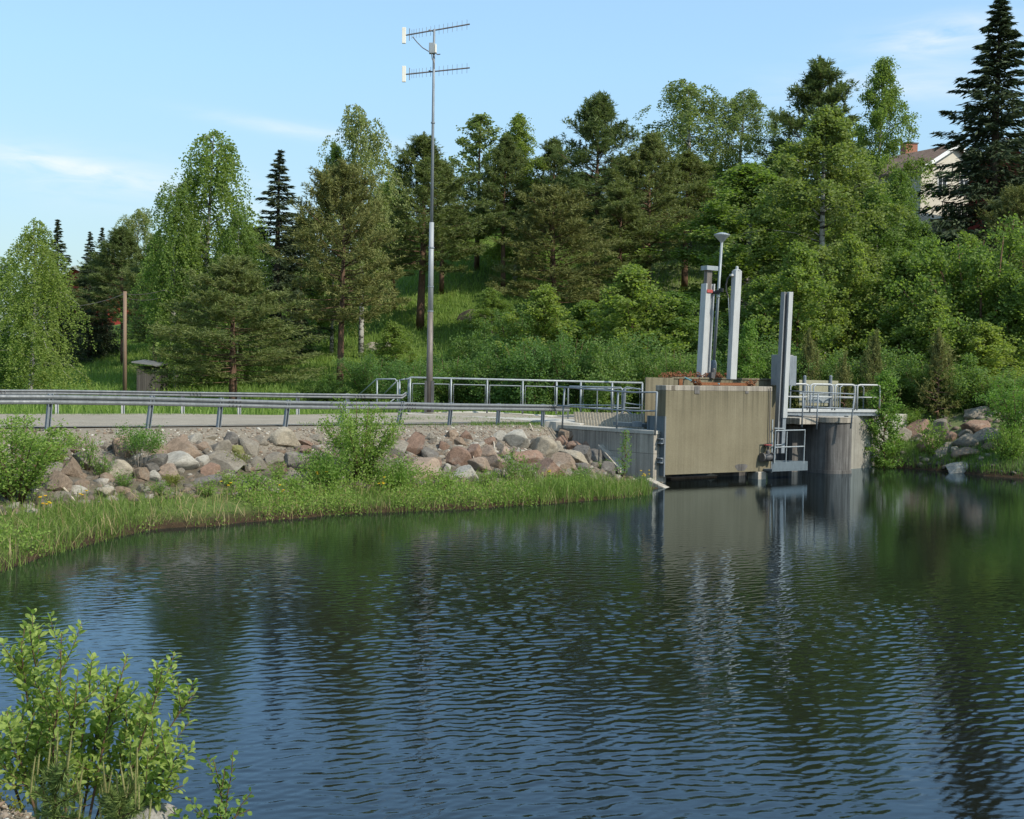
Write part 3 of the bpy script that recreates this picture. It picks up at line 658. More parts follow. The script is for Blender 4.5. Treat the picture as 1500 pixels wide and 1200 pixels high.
# ---- electrical cabinet
cb0 = P(1154, 565, 42.3)
cab = thing('electrical_cabinet', 'grey steel electrical cabinet mounted behind the right hoist post', 'cabinet', tuple(cb0))
xa = Vector((.93,.36,0)); ya = Vector((-.36,.93,0)); wz = P(1154, 520, 42.3).z - cb0.z
mb = MB(); mb.box(cb0 - xa*.42, xa*.62, ya*.42, ZV*wz); mb.build('case', M['cab_grey'], cab, .012)
mb = MB(); mb.box(cb0 + xa*.05 - ya*.015, xa*.14, ya*.012, ZV*wz*.96); mb.build('door', M['galv_dark'], cab, .004)
mb = MB(); mb.box(cb0 + xa*.203 + ya*.03, xa*.16, ya*.36, ZV*(wz*.97)); mb.build('side_case', M['galv_dark'], cab, .012)
mb = MB(); mb.tube([cb0 + xa*.0 + ya*.2 + ZV*.02, cb0 + xa*.0 + ya*.2 - ZV*1.0], .06, 8); mb.build('stand', M['black'], cab)

# ---- right pier with round nose
pier = thing('round_nosed_pier', 'streaky grey round-nosed concrete pier standing in the water right of the gate', 'pier', tuple(P(1215, 697, 42.6).xy) + (-1.2,))
cA = P(1218, 697, 43.6); cA.z = 0
rad = .66; ang0 = math.atan2(-B.y, -B.x)
def nose(r, ext): 
    q = [cA + Vector((math.cos(ang0+a)*r, math.sin(ang0+a)*r, 0)) for a in np.linspace(-math.pi/2, math.pi/2, 25)]
    return q + [q[-1] + B*ext, q[0] + B*ext]
zp = P(1215, 620, 42.8).z
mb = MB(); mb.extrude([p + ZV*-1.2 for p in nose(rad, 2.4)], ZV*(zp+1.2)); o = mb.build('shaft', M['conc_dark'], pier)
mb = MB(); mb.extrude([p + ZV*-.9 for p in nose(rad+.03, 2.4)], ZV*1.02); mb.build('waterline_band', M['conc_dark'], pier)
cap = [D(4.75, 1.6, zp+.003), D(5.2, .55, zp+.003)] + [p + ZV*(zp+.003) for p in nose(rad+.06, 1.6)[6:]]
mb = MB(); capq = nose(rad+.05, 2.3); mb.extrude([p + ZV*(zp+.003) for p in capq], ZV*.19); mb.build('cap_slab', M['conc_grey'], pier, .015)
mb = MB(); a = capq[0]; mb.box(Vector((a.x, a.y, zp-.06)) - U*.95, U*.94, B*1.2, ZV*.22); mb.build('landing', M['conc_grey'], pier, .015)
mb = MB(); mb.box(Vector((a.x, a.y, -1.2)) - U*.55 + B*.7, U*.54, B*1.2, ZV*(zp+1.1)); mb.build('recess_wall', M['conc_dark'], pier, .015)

# ---- steel platform left of the pier
pf = thing('steel_platform', 'small blue grey steel platform with a tube guard frame hung between gate and pier', 'platform', tuple(P(1155, 690, 40.2)))
a, b = P(1131, 691, 39.9), P(1183, 689, 40.9); mb = MB(); mb.box(a, b-a, Vector((-.25,.5,0)), ZV*.06); mb.box(a + Vector((0,-.003,.06)), b-a, Vector((-.01,.02,0)), P(1131, 680, 39.9)-P(1131, 691, 39.9)); mb.build('deck', M['steel_blue'], pf)
mb = MB(); a2, b2 = P(1134, 680, 40.9), P(1183, 681, 41.4); mb.box(a2, b2-a2, Vector((-.05,.1,0)), ZV*.12); mb.build('toe_plate', M['steel_blue'], pf)
fr = MB(); pts = [P(1134, 678, 39.9), P(1136, 631, 39.9), P(1179, 630, 40.8), P(1177, 679, 40.8)]; fr.tube(pts, .026, 6)
fr.tube([P(1135, 655.5, 39.9), P(1178, 654, 40.8)], .022, 6); fr.tube([P(1153, 631, 40.3), P(1151, 679, 40.3)], .02, 6); fr.build('guard_frame', M['galv'], pf)
MB().tube([P(1134, 627.5, 40.4), P(1150, 628, 41)], .022, 6).build('rear_rail', M['galv'], pf); MB().tube([P(1134, 652, 40.4), P(1148, 651.5, 41)], .022, 6).build('rear_rail', M['galv'], pf)

# ---- abutment and footbridge at right
ab = thing('abutment_wall', 'rough pale concrete abutment wall behind the round pier, running into the right bank', 'wall', tuple(P(1265, 682, 46.5).xy) + (-1,))
a, b = P(1243, 607, 45.2), P(1330, 607, 49.0); zz = P(1255, 609, 45.6).z
mb = MB(); mb.box((a.x, a.y, -1), (b.x-a.x, b.y-a.y, 0), Vector((-.2,.5,0)), ZV*(zz+1)); mb.build('wall', M['conc_rough'], ab, .02)
fb = thing('footbridge', 'galvanised steel footbridge with hooped tube railing behind the round pier', 'footbridge', tuple(P(1210, 606, 44.6)))
q0, q1 = P(1128, 603.5, 44.2), P(1291, 604, 46.1); L = q1-q0; L.z = 0
mb = MB(); mb.box(q0, L, Vector((-.12,1.1,0)), ZV*.10); mb.build('deck', M['white_steel'], fb, .008)
mb = MB(); mb.box(q0 + Vector((0,.05,-.13)), L, Vector((0,.08,0)), ZV*.127); mb.build('side_beam', M['galv_dark'], fb)
mb = MB(); mb.box(q0 + Vector((0,-.02,-.19)), L*.75, Vector((-.02,.3,0)), ZV*.055); mb.build('bottom_flange', M['white_steel'], fb)
def br(px, dz, back=0.0):
    t = (px-1128)/163.0; p = q0 + L*t; return Vector((p.x-.12*back, p.y+1.1*back, q0.z+.1+dz))
RH = .92
for i, (xa_, xb_) in enumerate(((1118, 1181), (1185, 1217), (1221, 1250), (1254, 1288))):
    h = MB(); h.tube([br(xa_, RH-.02)] * 0 + ([br(xa_, 0), br(xa_, RH-.07), br(xa_+1.2, RH-.02), br(xa_+4, RH)] if i else [br(xa_, RH)]) + [br(xb_-4, RH), br(xb_-1.2, RH-.02), br(xb_, RH-.08), br(xb_, 0)], .034, 7)
    h.tube([br(xa_, RH*.5), br(xb_, RH*.5)], .024, 6); h.build('hoop_railing', M['white_steel'], fb, smooth=True)
for i, (xa_, xb_) in enumerate(((1170, 1200), (1204, 1240), (1244, 1280))):
    h = MB(); h.tube([br(xa_, 0, .95), br(xa_, RH-.1, .95), br(xa_+4, RH-.03, .95), br(xb_-4, RH-.03, .95), br(xb_, RH-.1, .95), br(xb_, 0, .95)], .028, 6)
    h.tube([br(xa_, RH*.45, .95), br(xb_, RH*.45, .95)], .022, 6); h.build('rear_railing', M['galv'], fb, smooth=True)
# sign seen from behind
sg = thing('information_board', 'yellowish back of an information board behind the footbridge railing', 'sign board', tuple(P(1199, 608, 46.8)))
a, b = P(1171, 594, 46.6), P(1228, 595, 47.2); hgt = P(1171, 556.5, 46.6)-a
mb = MB(); mb.box(a, b-a, Vector((-.01,.04,0)), hgt); mb.build('board', M['sign_back'], sg)
mb = MB(); mb.box(a + hgt*.45 - Vector((-.005,.02,0)), (b-a), Vector((-.004,.015,0)), hgt*.08); mb.box(a + hgt*.12 + (b-a)*.2 - Vector((-.005,.018,0)), (b-a)*.6, Vector((-.004,.015,0)), hgt*.3); mb.build('back_rails', M['galv'], sg)
for px in (1179, 1217):
    mb = MB(); p_ = P(px, 553, 46.55 + (px-1171)/57*.6); mb.tube([(p_.x, p_.y, 1.3), p_], .055, 8); mb.lathe(p_, [(.06,0),(.06,.05),(.02,.08)], 8); mb.build('post', M['galv_dark'], sg)

# pier railing (lower, in front)
def railing(name, label, posts, rails, rp=.027, rr=.024, mat='galv', frames=(), rf=.018, group=None, extra=()):
    p0 = posts[0][0]; root = thing(name, label, 'railing', tuple(p0), group)
    for a, b in posts: MB().tube([a, b], rp, 7).build('post', M[mat], root, smooth=True)
    for r in rails: MB().tube(r, rr, 7).build('rail', M[mat], root, smooth=True)
    for f in frames: MB().tube(f, rf, 6, True).build('infill_frame', M[mat], root)
    for f in extra: MB().tube(f, rp, 7).build('brace', M[mat], root)
    return root
railing('pier_railing', 'low blue grey tube railing standing on the cap of the round pier', [(P(1174.5, 626, 41.9), P(1177, 575, 41.9)), (P(1196, 629, 41.9), P(1198.5, 577, 41.9)), (P(1246, 628, 42.6), P(1252, 577, 42.6)), (P(1186, 604, 43.4), P(1188, 578, 43.4))],
        [[P(1157, 572.5, 42.4), P(1178, 574, 41.9), P(1252.5, 577.5, 42.6)], [P(1177, 596, 41.9), P(1250, 599, 42.6)], [P(1154, 609, 42.4), P(1177, 609, 42.0)]], mat='galv_dark')

# ---- wing wall railings
def wl_pt(px, py, off=0): 
    t = (px-816)/142.0; return P(px, py, 41.4 - 3.4*t + off)
railing('wall_railing', 'two-bar galvanised tube railing bolted to the outer face of the wing wall', [(wl_pt(823.5, 629, -.05), wl_pt(827, 568.5, -.05)), (wl_pt(903, 635, -.05), wl_pt(905.5, 573, -.05)), (P(959.5, 638, 37.9), P(962.5, 574.5, 37.9))],
        [[wl_pt(815, 566, -.05), wl_pt(866, 570.5, -.05), wl_pt(930, 575, -.05), P(962.5, 574.5, 37.9)], [wl_pt(816, 594, -.05), wl_pt(866, 598, -.05), wl_pt(930, 602, -.05), P(960.5, 602, 37.9)]], .032, .028, 'galv_dark')
def hoop(x0, x1, yt0, yt1, yb0, yb1, d0, d1):
    return [P(x0, yb0, d0), P(x0+.5, yt0+3, d0), P(x0+2.5, yt0, d0), P(x1-2.5, yt1, d1), P(x1-.3, yt1+3, d1), P(x1-1, yb1, d1)]
hr = thing('hoop_railing', 'hooped tube railing of two bays with a leaning brace between wing wall and planks', 'railing', tuple(P(875, 620, 42.3)))
MB().tube(hoop(832, 912, 566, 568, 614, 616, 42.6, 41.4), .028, 7).build('hoop', M['galv'], hr, smooth=True)
MB().tube([P(833, 593, 42.6), P(912, 594, 41.4)], .022, 6).build('rail', M['galv'], hr)
MB().tube([P(874.5, 604, 42), P(875, 567, 42)], .022, 6).build('post', M['galv_dark'], hr)
MB().tube([P(913, 570, 41.3), P(918, 567, 41.3), P(941, 571, 41.0)], .022, 6).build('rail', M['galv'], hr)
MB().tube([P(913, 590, 41.3), P(941, 594, 41)], .022, 6).build('rail', M['galv'], hr)
MB().tube([P(908, 616, 41.2), P(914, 598, 41.3), P(915.5, 569, 41.3)], [.02, .05, .05], 7).build('stanchion', M['galv_dark'], hr)
MB().tube([P(916, 601, 41.2), P(936, 613, 41.0), P(940.5, 608, 41.0)], .025, 6).build('brace', M['galv'], hr)

# ---- back railing with mesh frames
def bk(px, py): return P(px, py, 44.6 + (px-600)/340*(-.2))
posts = []; frames = []
bx = [601, 661, 714, 766, 815.5]
for i, px in enumerate(bx):
    yt = 553 + (px-600)/340*8.0; posts.append((bk(px-.6, 605 + (px-600)/340*3), bk(px, yt)))
    if i: 
        x0, x1 = bx[i-1]+3.5, px-3; y0 = yt+8.6; frames.append([bk(x0, y0-1), bk(x1, y0), bk(x1-.5, 598+i), bk(x0-.5, 597+i)])
for i, (x0, x1) in enumerate(((854, 895), (899, 937))):
    frames.append([bk(x0, 569.5), bk(x1, 569.5), bk(x1, 598), bk(x0, 597)])
for px in (851, 897, 941): posts.append((bk(px-.6, 608), bk(px, 553+(px-600)/340*8.0)))
railing('deck_railing', 'long galvanised tube railing with rectangular infill frames along the back of the deck', posts,
        [[bk(593, 556), bk(598.5, 555), bk(602, 553), bk(941.5, 561)]], .034, .036, 'galv', frames, .026)
nt = NT('wire mesh'); nt.set(.6, .2); nt.base((.16,.19,.17))
# stair railing behind the far guardrail
railing('stair_railing', 'galvanised handrails of a stair going down behind the end of the far guardrail', [(P(552, 609, 45.5), P(552.5, 556, 45.5)), (P(582, 608, 45.2), P(582.5, 560, 45.2)), (P(585.5, 606, 44.9), P(585.5, 556, 44.9)), (P(598, 606, 44.7), P(598.5, 555, 44.7))],
        [[P(520, 584, 46.5), P(552, 555.5, 45.5), P(579, 555.5, 45.2), P(582.5, 561, 45.2)], [P(563, 577, 45.6), P(582, 557.5, 45.2)], [P(524, 604, 46.5), P(534, 594, 46)], [P(552, 607.5, 45.5), P(582, 607.5, 45.2)], [P(553, 606, 45.5), P(578, 584, 45.2)], [P(585.5, 557, 44.9), P(593, 555.5, 44.8)], [P(589, 580.5, 44.8), P(598, 576, 44.7)]], .03, .027, 'galv')

# ---------------------------------------------------------------- guardrails
PROF = [(0, 0), (.045, .012), (.06, .05), (.045, .085), (.012, .10), (.012, .118), (.045, .133), (.06, .168), (.045, .205), (0, .218)]
def guardrail(name, label, pts, posts, side, mat, hs, postmat):
    root = thing(name, label, 'guardrail', tuple(posts[0][1]), 'guardrails along the gravel road')
    th = [(a, .218 - (.218-b)*hs) for a, b in PROF]
    mb = MB(); mb.sweep(th + [(a-.006, b+.0) for a, b in reversed(th)], pts, side); mb.build('rail', mat, root, smooth=False)
    jb = MB()
    for i in range(1, len(pts)-1, 3):
        d = (Vector(pts[i+1])-Vector(pts[i])).normalized()
        for k in range(4):
            for zz in (.218-.173*hs, .16):
                c = Vector(pts[i]) + d*(k*.11+.25) + Vector(side)*.062 + ZV*zz
                jb.lathe(c, [(.022,0),(.022,.015),(.01,.02)], 6, Vector(side))
    jb.build('bolts', M['dark_steel'], root)
    for top, bot in posts:
        mb = MB(); d = (Vector(top)-Vector(bot)); bt = Vector(bot) - d.normalized()*.25
        a = Vector((side[1], -side[0], 0)); s_ = Vector(side)
        f = bt - s_*.07; dd = Vector(top) - s_*.07 - f
        mb.box(f - a*.055, a*.11, s_*.02, dd); mb.box(f - a*.055 + s_*.02, a*.02, s_*.06, dd); mb.box(f + a*.035 + s_*.02, a*.02, s_*.06, dd)
        mb.build('post', postmat, root, .004)
    return root
np_ = [(72, 577, 631, 28.0, 4), (220, 580, 618, 30.0, 5), (322, 583, 632, 31.7, 4), (420, 586, 629, 33.2, 4.5), (500.5, 587.5, 627, 34.7, 7), (586, 588, 626, 36.3, 6), (660, 590, 626, 38.0, 3), (730.5, 591, 626, 39.6, 1.5), (796, 592, 624, 41.0, 1)]
sidev = Vector((.76, -.65, 0))
pts = [P(-330, 566, 24.6), P(-150, 571.5, 26.2)] ; posts = []
for px, yt, yb, d, ln in np_:
    top = P(px+ln*.8, yt, d); bot = P(px - ln*.4, yb, d); z = hz(bot.x, bot.y); 
    posts.append((top, (bot.x, bot.y, min(bot.z, z)))); pts.append(P(px, yt+16.5*28/d - 1, d) )
pts[0].z = pts[2].z; pts[1].z = pts[2].z
pts.append(P(833, 603, 42.0))
posts.append((P(-150, 571, 26.2)+Vector((0,0,.0)), (P(-150, 571, 26.2).x, P(-150, 571, 26.2).y, 1.75)))
guardrail('guardrail', 'nearer steel guardrail with leaning posts along the embankment edge above the boulders', pts, posts, sidev, M['rail_zinc'], 1.0, M['galv_dark'])
fpx = [(-160, 562, 616, 35.2), (-20, 568, 612, 37.4), (83, 570.5, 609, 39.0), (180, 571.8, 609, 39.8), (268, 573, 609, 40.5), (351, 574, 608, 41.2), (437, 575, 608, 41.9), (510, 575.7, 607, 42.5), (589, 576.5, 606, 43.1)]
pts = [P(px, yt+10.5, d) for px, yt, yb, d in fpx]; zm = pts[2].z
pts[0].z = zm; pts[1].z = zm
posts = [(P(px, yt+1, d) if d > 38.5 else Vector((P(px, yt, d).x, d, zm+.2)), (P(px, yb, d).x, d, hz(P(px, yb, d).x, d))) for px, yt, yb, d in fpx[:-1]]
guardrail('guardrail', 'farther steel guardrail on the tree side of the gravel road', pts + [P(594.5, 585.0, 43.2)+Vector((0,0,.05))], [(t_+Vector((-.03,.10,0)), Vector(b_)+Vector((-.03,.10,0))) for t_, b_ in posts], Vector((.38, -.925, 0)), M['rail_zinc'], .72, M['white_steel'])

# ---------------------------------------------------------------- antenna mast
mb0 = P(628.5, 603, 43.2); 
mast = thing('antenna_mast', 'very tall thin antenna mast with two long directional antennas at its top', 'mast', tuple(mb0))
def mp_(y): return P(628.5 + (603-y)/558*7.6, y, 43.2)
MB().tube([mp_(604), mp_(455)], [.125, .10], 12).build('foot_section', M['mast_low'], mast, smooth=True)
MB().tube([mp_(456), mp_(326)], [.098, .082], 12).build('middle_section', M['mast_mid'], mast, smooth=True)
MB().tube([mp_(327), mp_(180), mp_(43)], [.058, .05, .042], 10).build('top_section', M['galv_dark'], mast, smooth=True)
for y in (456, 327, 420, 363, 180): MB().tube([mp_(y+1), mp_(y-1)], .11 if y > 340 else .075, 10).build('collar', M['galv_dark'], mast)
mb = MB()
for dx in (-.16, .07): mb.box(mp_(604) + Vector((dx, -.12, 0)), (.09, 0, 0), (0, .26, 0), mp_(558)-mp_(604))
mb.build('foot_brackets', M['dark_steel'], mast)
MB().box(mp_(79) + Vector((-.17, -.12, 0)), (.19, 0, 0), (0, .2, 0), (0, 0, .36)).build('junction_box', M['galv'], mast, .01)
MB().box(mp_(78) + Vector((.03, -.1, 0)), (.06, 0, 0), (0, .16, 0), (0, 0, .3)).build('junction_box', M['cream'], mast, .01)
MB().tube([P(x_, y_, 43.1) for x_, y_ in ((604.5, 54), (611, 62), (619, 70), (628, 75.5))], .018, 5).build('cable', M['dark_steel'], mast)
MB().tube([P(x_, y_, 43.1) for x_, y_ in ((632, 78), (633, 86), (636, 93), (636, 101))], .016, 5).build('cable', M['dark_steel'], mast)
MB().tube([P(x_, y_, 43.1) for x_, y_ in ((638, 78), (641, 80), (645, 79.5))], .02, 5).build('cable', M['dark_steel'], mast)
for ya, yb, yr in ((52.5, 35.5, 52), (109.5, 99.5, 108.5)):
    a, b = P(590, ya, 43.0), P(688, yb, 43.6); bm = MB().tube([a, b], .026, 6).build('antenna_boom', M['dark_steel'], mast)
    ln = b-a; el = MB()
    for k, f in enumerate([.10, .135, .165, .20, .245, .29, .35, .415, .475, .54, .605, .67, .74, .81, .885, .96]):
        c = a + ln*f; hh = (.21 if k == 0 else .155 + .0015*k); el.tube([c - ZV*hh, c + ZV*hh], .016 if k == 0 else .008, 5)
    el.build('elements', M['galv_dark'], bm)
    rf = MB(); c = P(592, yr, 43.0); v = Vector((.03, 0, 0))
    rf.extrude([c + Vector((-.07,-.05,-.28)), c + Vector((.06,-.05,-.28)), c + Vector((.06,-.05,.27)), c + Vector((-.075,-.05,.27))], (0, .09, 0)); rf.build('reflector', M['cream'], bm, .01)
    MB().tube([a + ln*.38, a + ln*.39 + ZV*.05, a + ln*.45 - ZV*.03, mp_(ya-9)], .022, 5).build('clamp', M['dark_steel'], bm)

# ---------------------------------------------------------------- power pole, shed, houses
pp = Vector((P(183, 560, 58).x, 58, hz(P(183, 560, 58).x, 58)))
pt = P(183, 427, 58); pole = thing('power_pole', 'weathered brown wooden power pole standing between the birch and the grey shed', 'power pole', tuple(pp))
MB().tube([pp, pt], [.10, .08], 10).build('pole', M['pole_wood'], pole, smooth=True)
MB().tube([pt - ZV*.12 - Vector((.15,0,0)), pt - ZV*.12 + Vector((.15,0,0))], .02, 5).build('insulator_bar', M['dark_steel'], pole)
def wire(label, a, b, sag):
    m = [a.lerp(b, t) - ZV*sag*4*t*(1-t) for t in np.linspace(0, 1, 10)]
    o = MB().tube(m, .014, 4).build('power_line', M['dark_steel']); tag(o, label, 'power line')
wire('thin power line running from the wooden pole to the left into the birch', pt - ZV*.1, P(60, 449, 57), .25)
wire('thin power line running from the wooden pole to the right into the dark trees', pt - ZV*.12, P(262, 416, 62), .2)
wire('lower thin power line leaving the wooden pole to the right', pt - ZV*.3, P(250, 431, 62), .2)

sx = P(221, 560, 59.5); sz = hz(sx.x, sx.y)
shed = thing('shed', 'small grey wooden shed with a tilted sheet roof under the pines beside the power pole', 'shed', (sx.x, sx.y, sz))
fx, fy = Vector((.90, .43, 0)), Vector((-.43, .90, 0))
a0 = P(200, 565, 59.0); a0.z = sz - .4; top = P(200, 536, 59).z
Lw = (P(226, 560, 59.9)-P(200, 560, 59)); Lw.z = 0; Rw = (P(246, 560, 61.6)-P(226, 560, 59.9)); Rw.z = 0
mb = MB(); n_ = 9
for i in range(n_): mb.extrude([a0 + Lw*(i/n_), a0 + Lw*((i+.94)/n_), a0 + Lw*((i+.94)/n_) + ZV*(top-a0.z), a0 + Lw*(i/n_) + ZV*(top-a0.z)], Vector((-.01, .04 + .01*(i % 2), 0)))
mb.build('front_wall', M['shed_wood'], shed)
mb = MB(); c1 = a0 + Lw
for i in range(8): mb.extrude([c1 + Rw*(i/8), c1 + Rw*((i+.95)/8), c1 + Rw*((i+.95)/8) + ZV*(top-a0.z-.03), c1 + Rw*(i/8) + ZV*(top-a0.z-.03)], Vector((-.04, .01 + .01*(i % 2), 0)))
mb.build('side_wall', M['shed_wood'], shed)
mb = MB(); mb.extrude([a0 + Rw + Vector((0,0,0)), a0 + Rw + Lw, a0 + Rw + Lw + ZV*(top-a0.z), a0 + Rw + ZV*(top-a0.z)], (0, .04, 0)); mb.extrude([a0, a0 + Rw, a0 + Rw + ZV*(top-a0.z-.1), a0 + ZV*(top-a0.z-.1)], (.04, 0, 0)); mb.build('rear_walls', M['shed_wood'], shed)
mb = MB(); r0 = P(192.5, 531.5, 58.7); r1 = P(229, 541, 59.5); r2_ = P(248.5, 533.5, 61.5); r3 = P(212, 528.5, 61.0)
mb.extrude([r0, P(222, 535, 59.2), r1 + ZV*.12, r2_, r3], (0, 0, .06)); mb.build('roof', M['roof_metal'], shed)

def house(name, label, c, yaw, hw, ln, wall_h, rise, wallm, roofm, over=.35):
    root = thing(name, label, 'house', c); ex = Vector((math.cos(yaw), math.sin(yaw), 0)); ey = Vector((-math.sin(yaw), math.cos(yaw), 0)); c = Vector(c)
    q = lambda x, y, z: c + ex*x + ey*y + ZV*z
    mb = MB(); mb.extrude([q(-hw,0,-1.5), q(hw,0,-1.5), q(hw,0,wall_h), q(0,0,wall_h+rise), q(-hw,0,wall_h)], ey*ln); mb.build('wall', wallm, root)
    mb = MB(); s = rise/hw
    for sg_ in (-1, 1):
        e = (hw+over)*sg_; mb.extrude([q(0,-over,wall_h+rise+.04), q(e,-over,wall_h+rise+.04-s*(hw+over)), q(e,-over,wall_h+rise+.18-s*(hw+over)), q(0,-over,wall_h+rise+.18)], ey*(ln+2*over))
    mb.build('roof', roofm, root)
    for sg_ in (-1, 1):
        e = (hw+over+.02)*sg_; mb = MB(); mb.extrude([q(0,-over-.05,wall_h+rise-.10), q(e,-over-.05,wall_h+rise-.10-s*(hw+over)), q(e,-over-.05,wall_h+rise+.20-s*(hw+over)), q(0,-over-.05,wall_h+rise+.20)], ey*.045); mb.build('bargeboard', M['white_trim'], root)
    return root, q
def window(root, q, x, z, w, h, y=-.03):
    f = MB()
    for a, b, cc, d in ((-w/2-.08, -h/2-.08, w+.16, .08), (-w/2-.08, h/2, w+.16, .08), (-w/2-.08, -h/2, .08, h), (w/2, -h/2, .08, h), (-.03, -h/2, .06, h)):
        p = q(x+a, y, z+b); f.box(p, q(x+a+cc, y, z+b)-p, q(0, y+.05, 0)-q(0, y, 0), ZV*d)
    fo = f.build('window', M['white_trim'], root)
    p = q(x-w/2, y+.02, z-h/2); MB().box(p, q(x+w/2, y+.02, z-h/2)-p, q(0,.01,0)-q(0,0,0), ZV*h).build('pane', M['glass'], fo)
hd = 90.0; hc = P(1396, 320, hd); gz = hz(hc.x, hd) - .2; wz_ = P(1345, 252, hd).z - gz
rt, q = house('white_house', 'white rendered house with brown roof and brick chimney on the hill', (hc.x, hd, gz), math.radians(28), 3.3, 9.5, wz_, 1.9, M['render_white'], M['tile_brown'])
cq = q(-.2, 6.4, 0); cq = P(1331, 235, cq.y); mb = MB(); mb.cbox((cq.x, cq.y, cq.z+.1), (1.0,.25,0), (-.2,.7,0), (0,0,2.3)); mb.build('chimney', M['brick'], rt)
mb = MB(); mb.cbox((cq.x, cq.y, cq.z+1.28), (1.12,.28,0), (-.23,.8,0), (0,0,.09)); mb.build('chimney_cap', M['dark_steel'], rt)
mb = MB(); a_ = Vector((cq.x, cq.y, cq.z+1.3)); mb.tube([a_, a_+ZV*1.35], .03, 5); mb.tube([a_+ZV*.8-Vector((.4,0,.03)), a_+ZV*.8+Vector((.5,0,.05))], .02, 5); mb.tube([a_+ZV*.6-Vector((.2,0,0)), a_+ZV*.95-Vector((.2,0,0))], .015, 4); mb.tube([a_+ZV*.65+Vector((.4,0,0)), a_+ZV*1.0+Vector((.4,0,0))], .015, 4); mb.build('roof_aerial', M['galv_dark'], rt)
window(rt, q, -1.2, wz_-1.0, .8, 1.1); window(rt, q, 1.0, wz_-1.0, .8, 1.1); window(rt, q, .8, 1.2, 1.1, 1.2)
bl = MB(); bz = P(1365, 322, hd-1).z - gz
bl.box(q(-2.3, -1.1, bz), q(1.2,-1.1,bz)-q(-2.3,-1.1,bz), q(0,1.08,0)-q(0,0,0), ZV*.12)
bo = bl.build('balcony', M['white_trim'], rt)
bl = MB(); n_ = 17
for i in range(n_+1):
    x_ = -2.25 + 3.4*i/n_; bl.box(q(x_, -1.08, bz+.123), q(x_+.05,-1.08,0)-q(x_,-1.08,0), q(0,.04,0)-q(0,0,0), ZV*1.0)
bl.box(q(-2.3,-1.1,bz+1.125), q(1.2,-1.1,0)-q(-2.3,-1.1,0), q(0,.09,0)-q(0,0,0), ZV*.07); bl.build('balcony_rail', M['pole_wood'], bo)
hc = P(1470, 320, 84.0); gz = hz(hc.x, 84)
rt, q = house('red_house', 'dark red wooden house with a dark roof half hidden behind the big spruce', (hc.x, 84.0, gz), math.radians(-65), 3.2, 8.5, P(1440, 246, 84).z-gz, 1.9, M['red_wall'], M['tile_dark'])
a = P(1432, 292, 81.0)
hc2 = q(-3.2, 0, 0)
window(rt, lambda x, y, z: q(-3.23+y, 3.0-x, z), 0, P(1432, 290, 84).z-gz, 1.0, 1.1, -.0)
hc = P(113, 430, 112); gz = hz(hc.x, 112)
rt, q = house('red_cottage', 'dark red cottage gable just showing between the spruces at far left', (hc.x, 112, gz), math.radians(-20), 3.0, 8, P(112, 412, 112).z-gz, 1.2, M['red_wall'], M['tile_dark'])
window(rt, q, -1.0, 2.2, .9, 1.1)
# ---------------------------------------------------------------- boulders
def rock_mesh(seed, cuts, rough, sub=4):
    r = np.random.RandomState(seed); bm = bmesh.new(); bmesh.ops.create_icosphere(bm, subdivisions=sub, radius=1)
    V = np.array([v.co[:] for v in bm.verts])
    for k in range(cuts):
        n = r.normal(size=3); n /= np.linalg.norm(n); h = r.uniform(.52, .82) if cuts < 9 else r.uniform(.40, .72)
        V -= np.clip(V@n - h, 0, None)[:, None]*n*.97
    for k in range(5):
        d = r.normal(size=3); ph = r.uniform(0, 6); f = 1.5*1.75**k
        V *= 1 + rough*.6/(1.5**k)*np.sin(V@(d/np.linalg.norm(d)*f)*2 + ph)[:, None]
    V /= np.abs(V).max(0)
    for v, c in zip(bm.verts, V): v.co = c
    me = bpy.data.meshes.new('boulder'); bm.to_mesh(me); bm.free(); me.materials.append(M['rock'])
    me.polygons.foreach_set('use_smooth', [cuts < 9]*len(me.polygons)); return me
RO = [rock_mesh(i, 8, .07) for i in range(5)]; RA = [rock_mesh(20+i, 13, .035) for i in range(6)]
CC = {'g': ((.235,.205,.165), 'grey'), 'l': ((.37,.34,.29), 'light grey'), 'd': ((.15,.135,.12), 'dark grey'), 'b': ((.245,.18,.13), 'brown'),
      'r': ((.24,.155,.113), 'reddish'), 't': ((.35,.30,.23), 'tan'), 'p': ((.30,.225,.17), 'pinkish'), 'm': ((.24,.23,.09), 'mossy')}
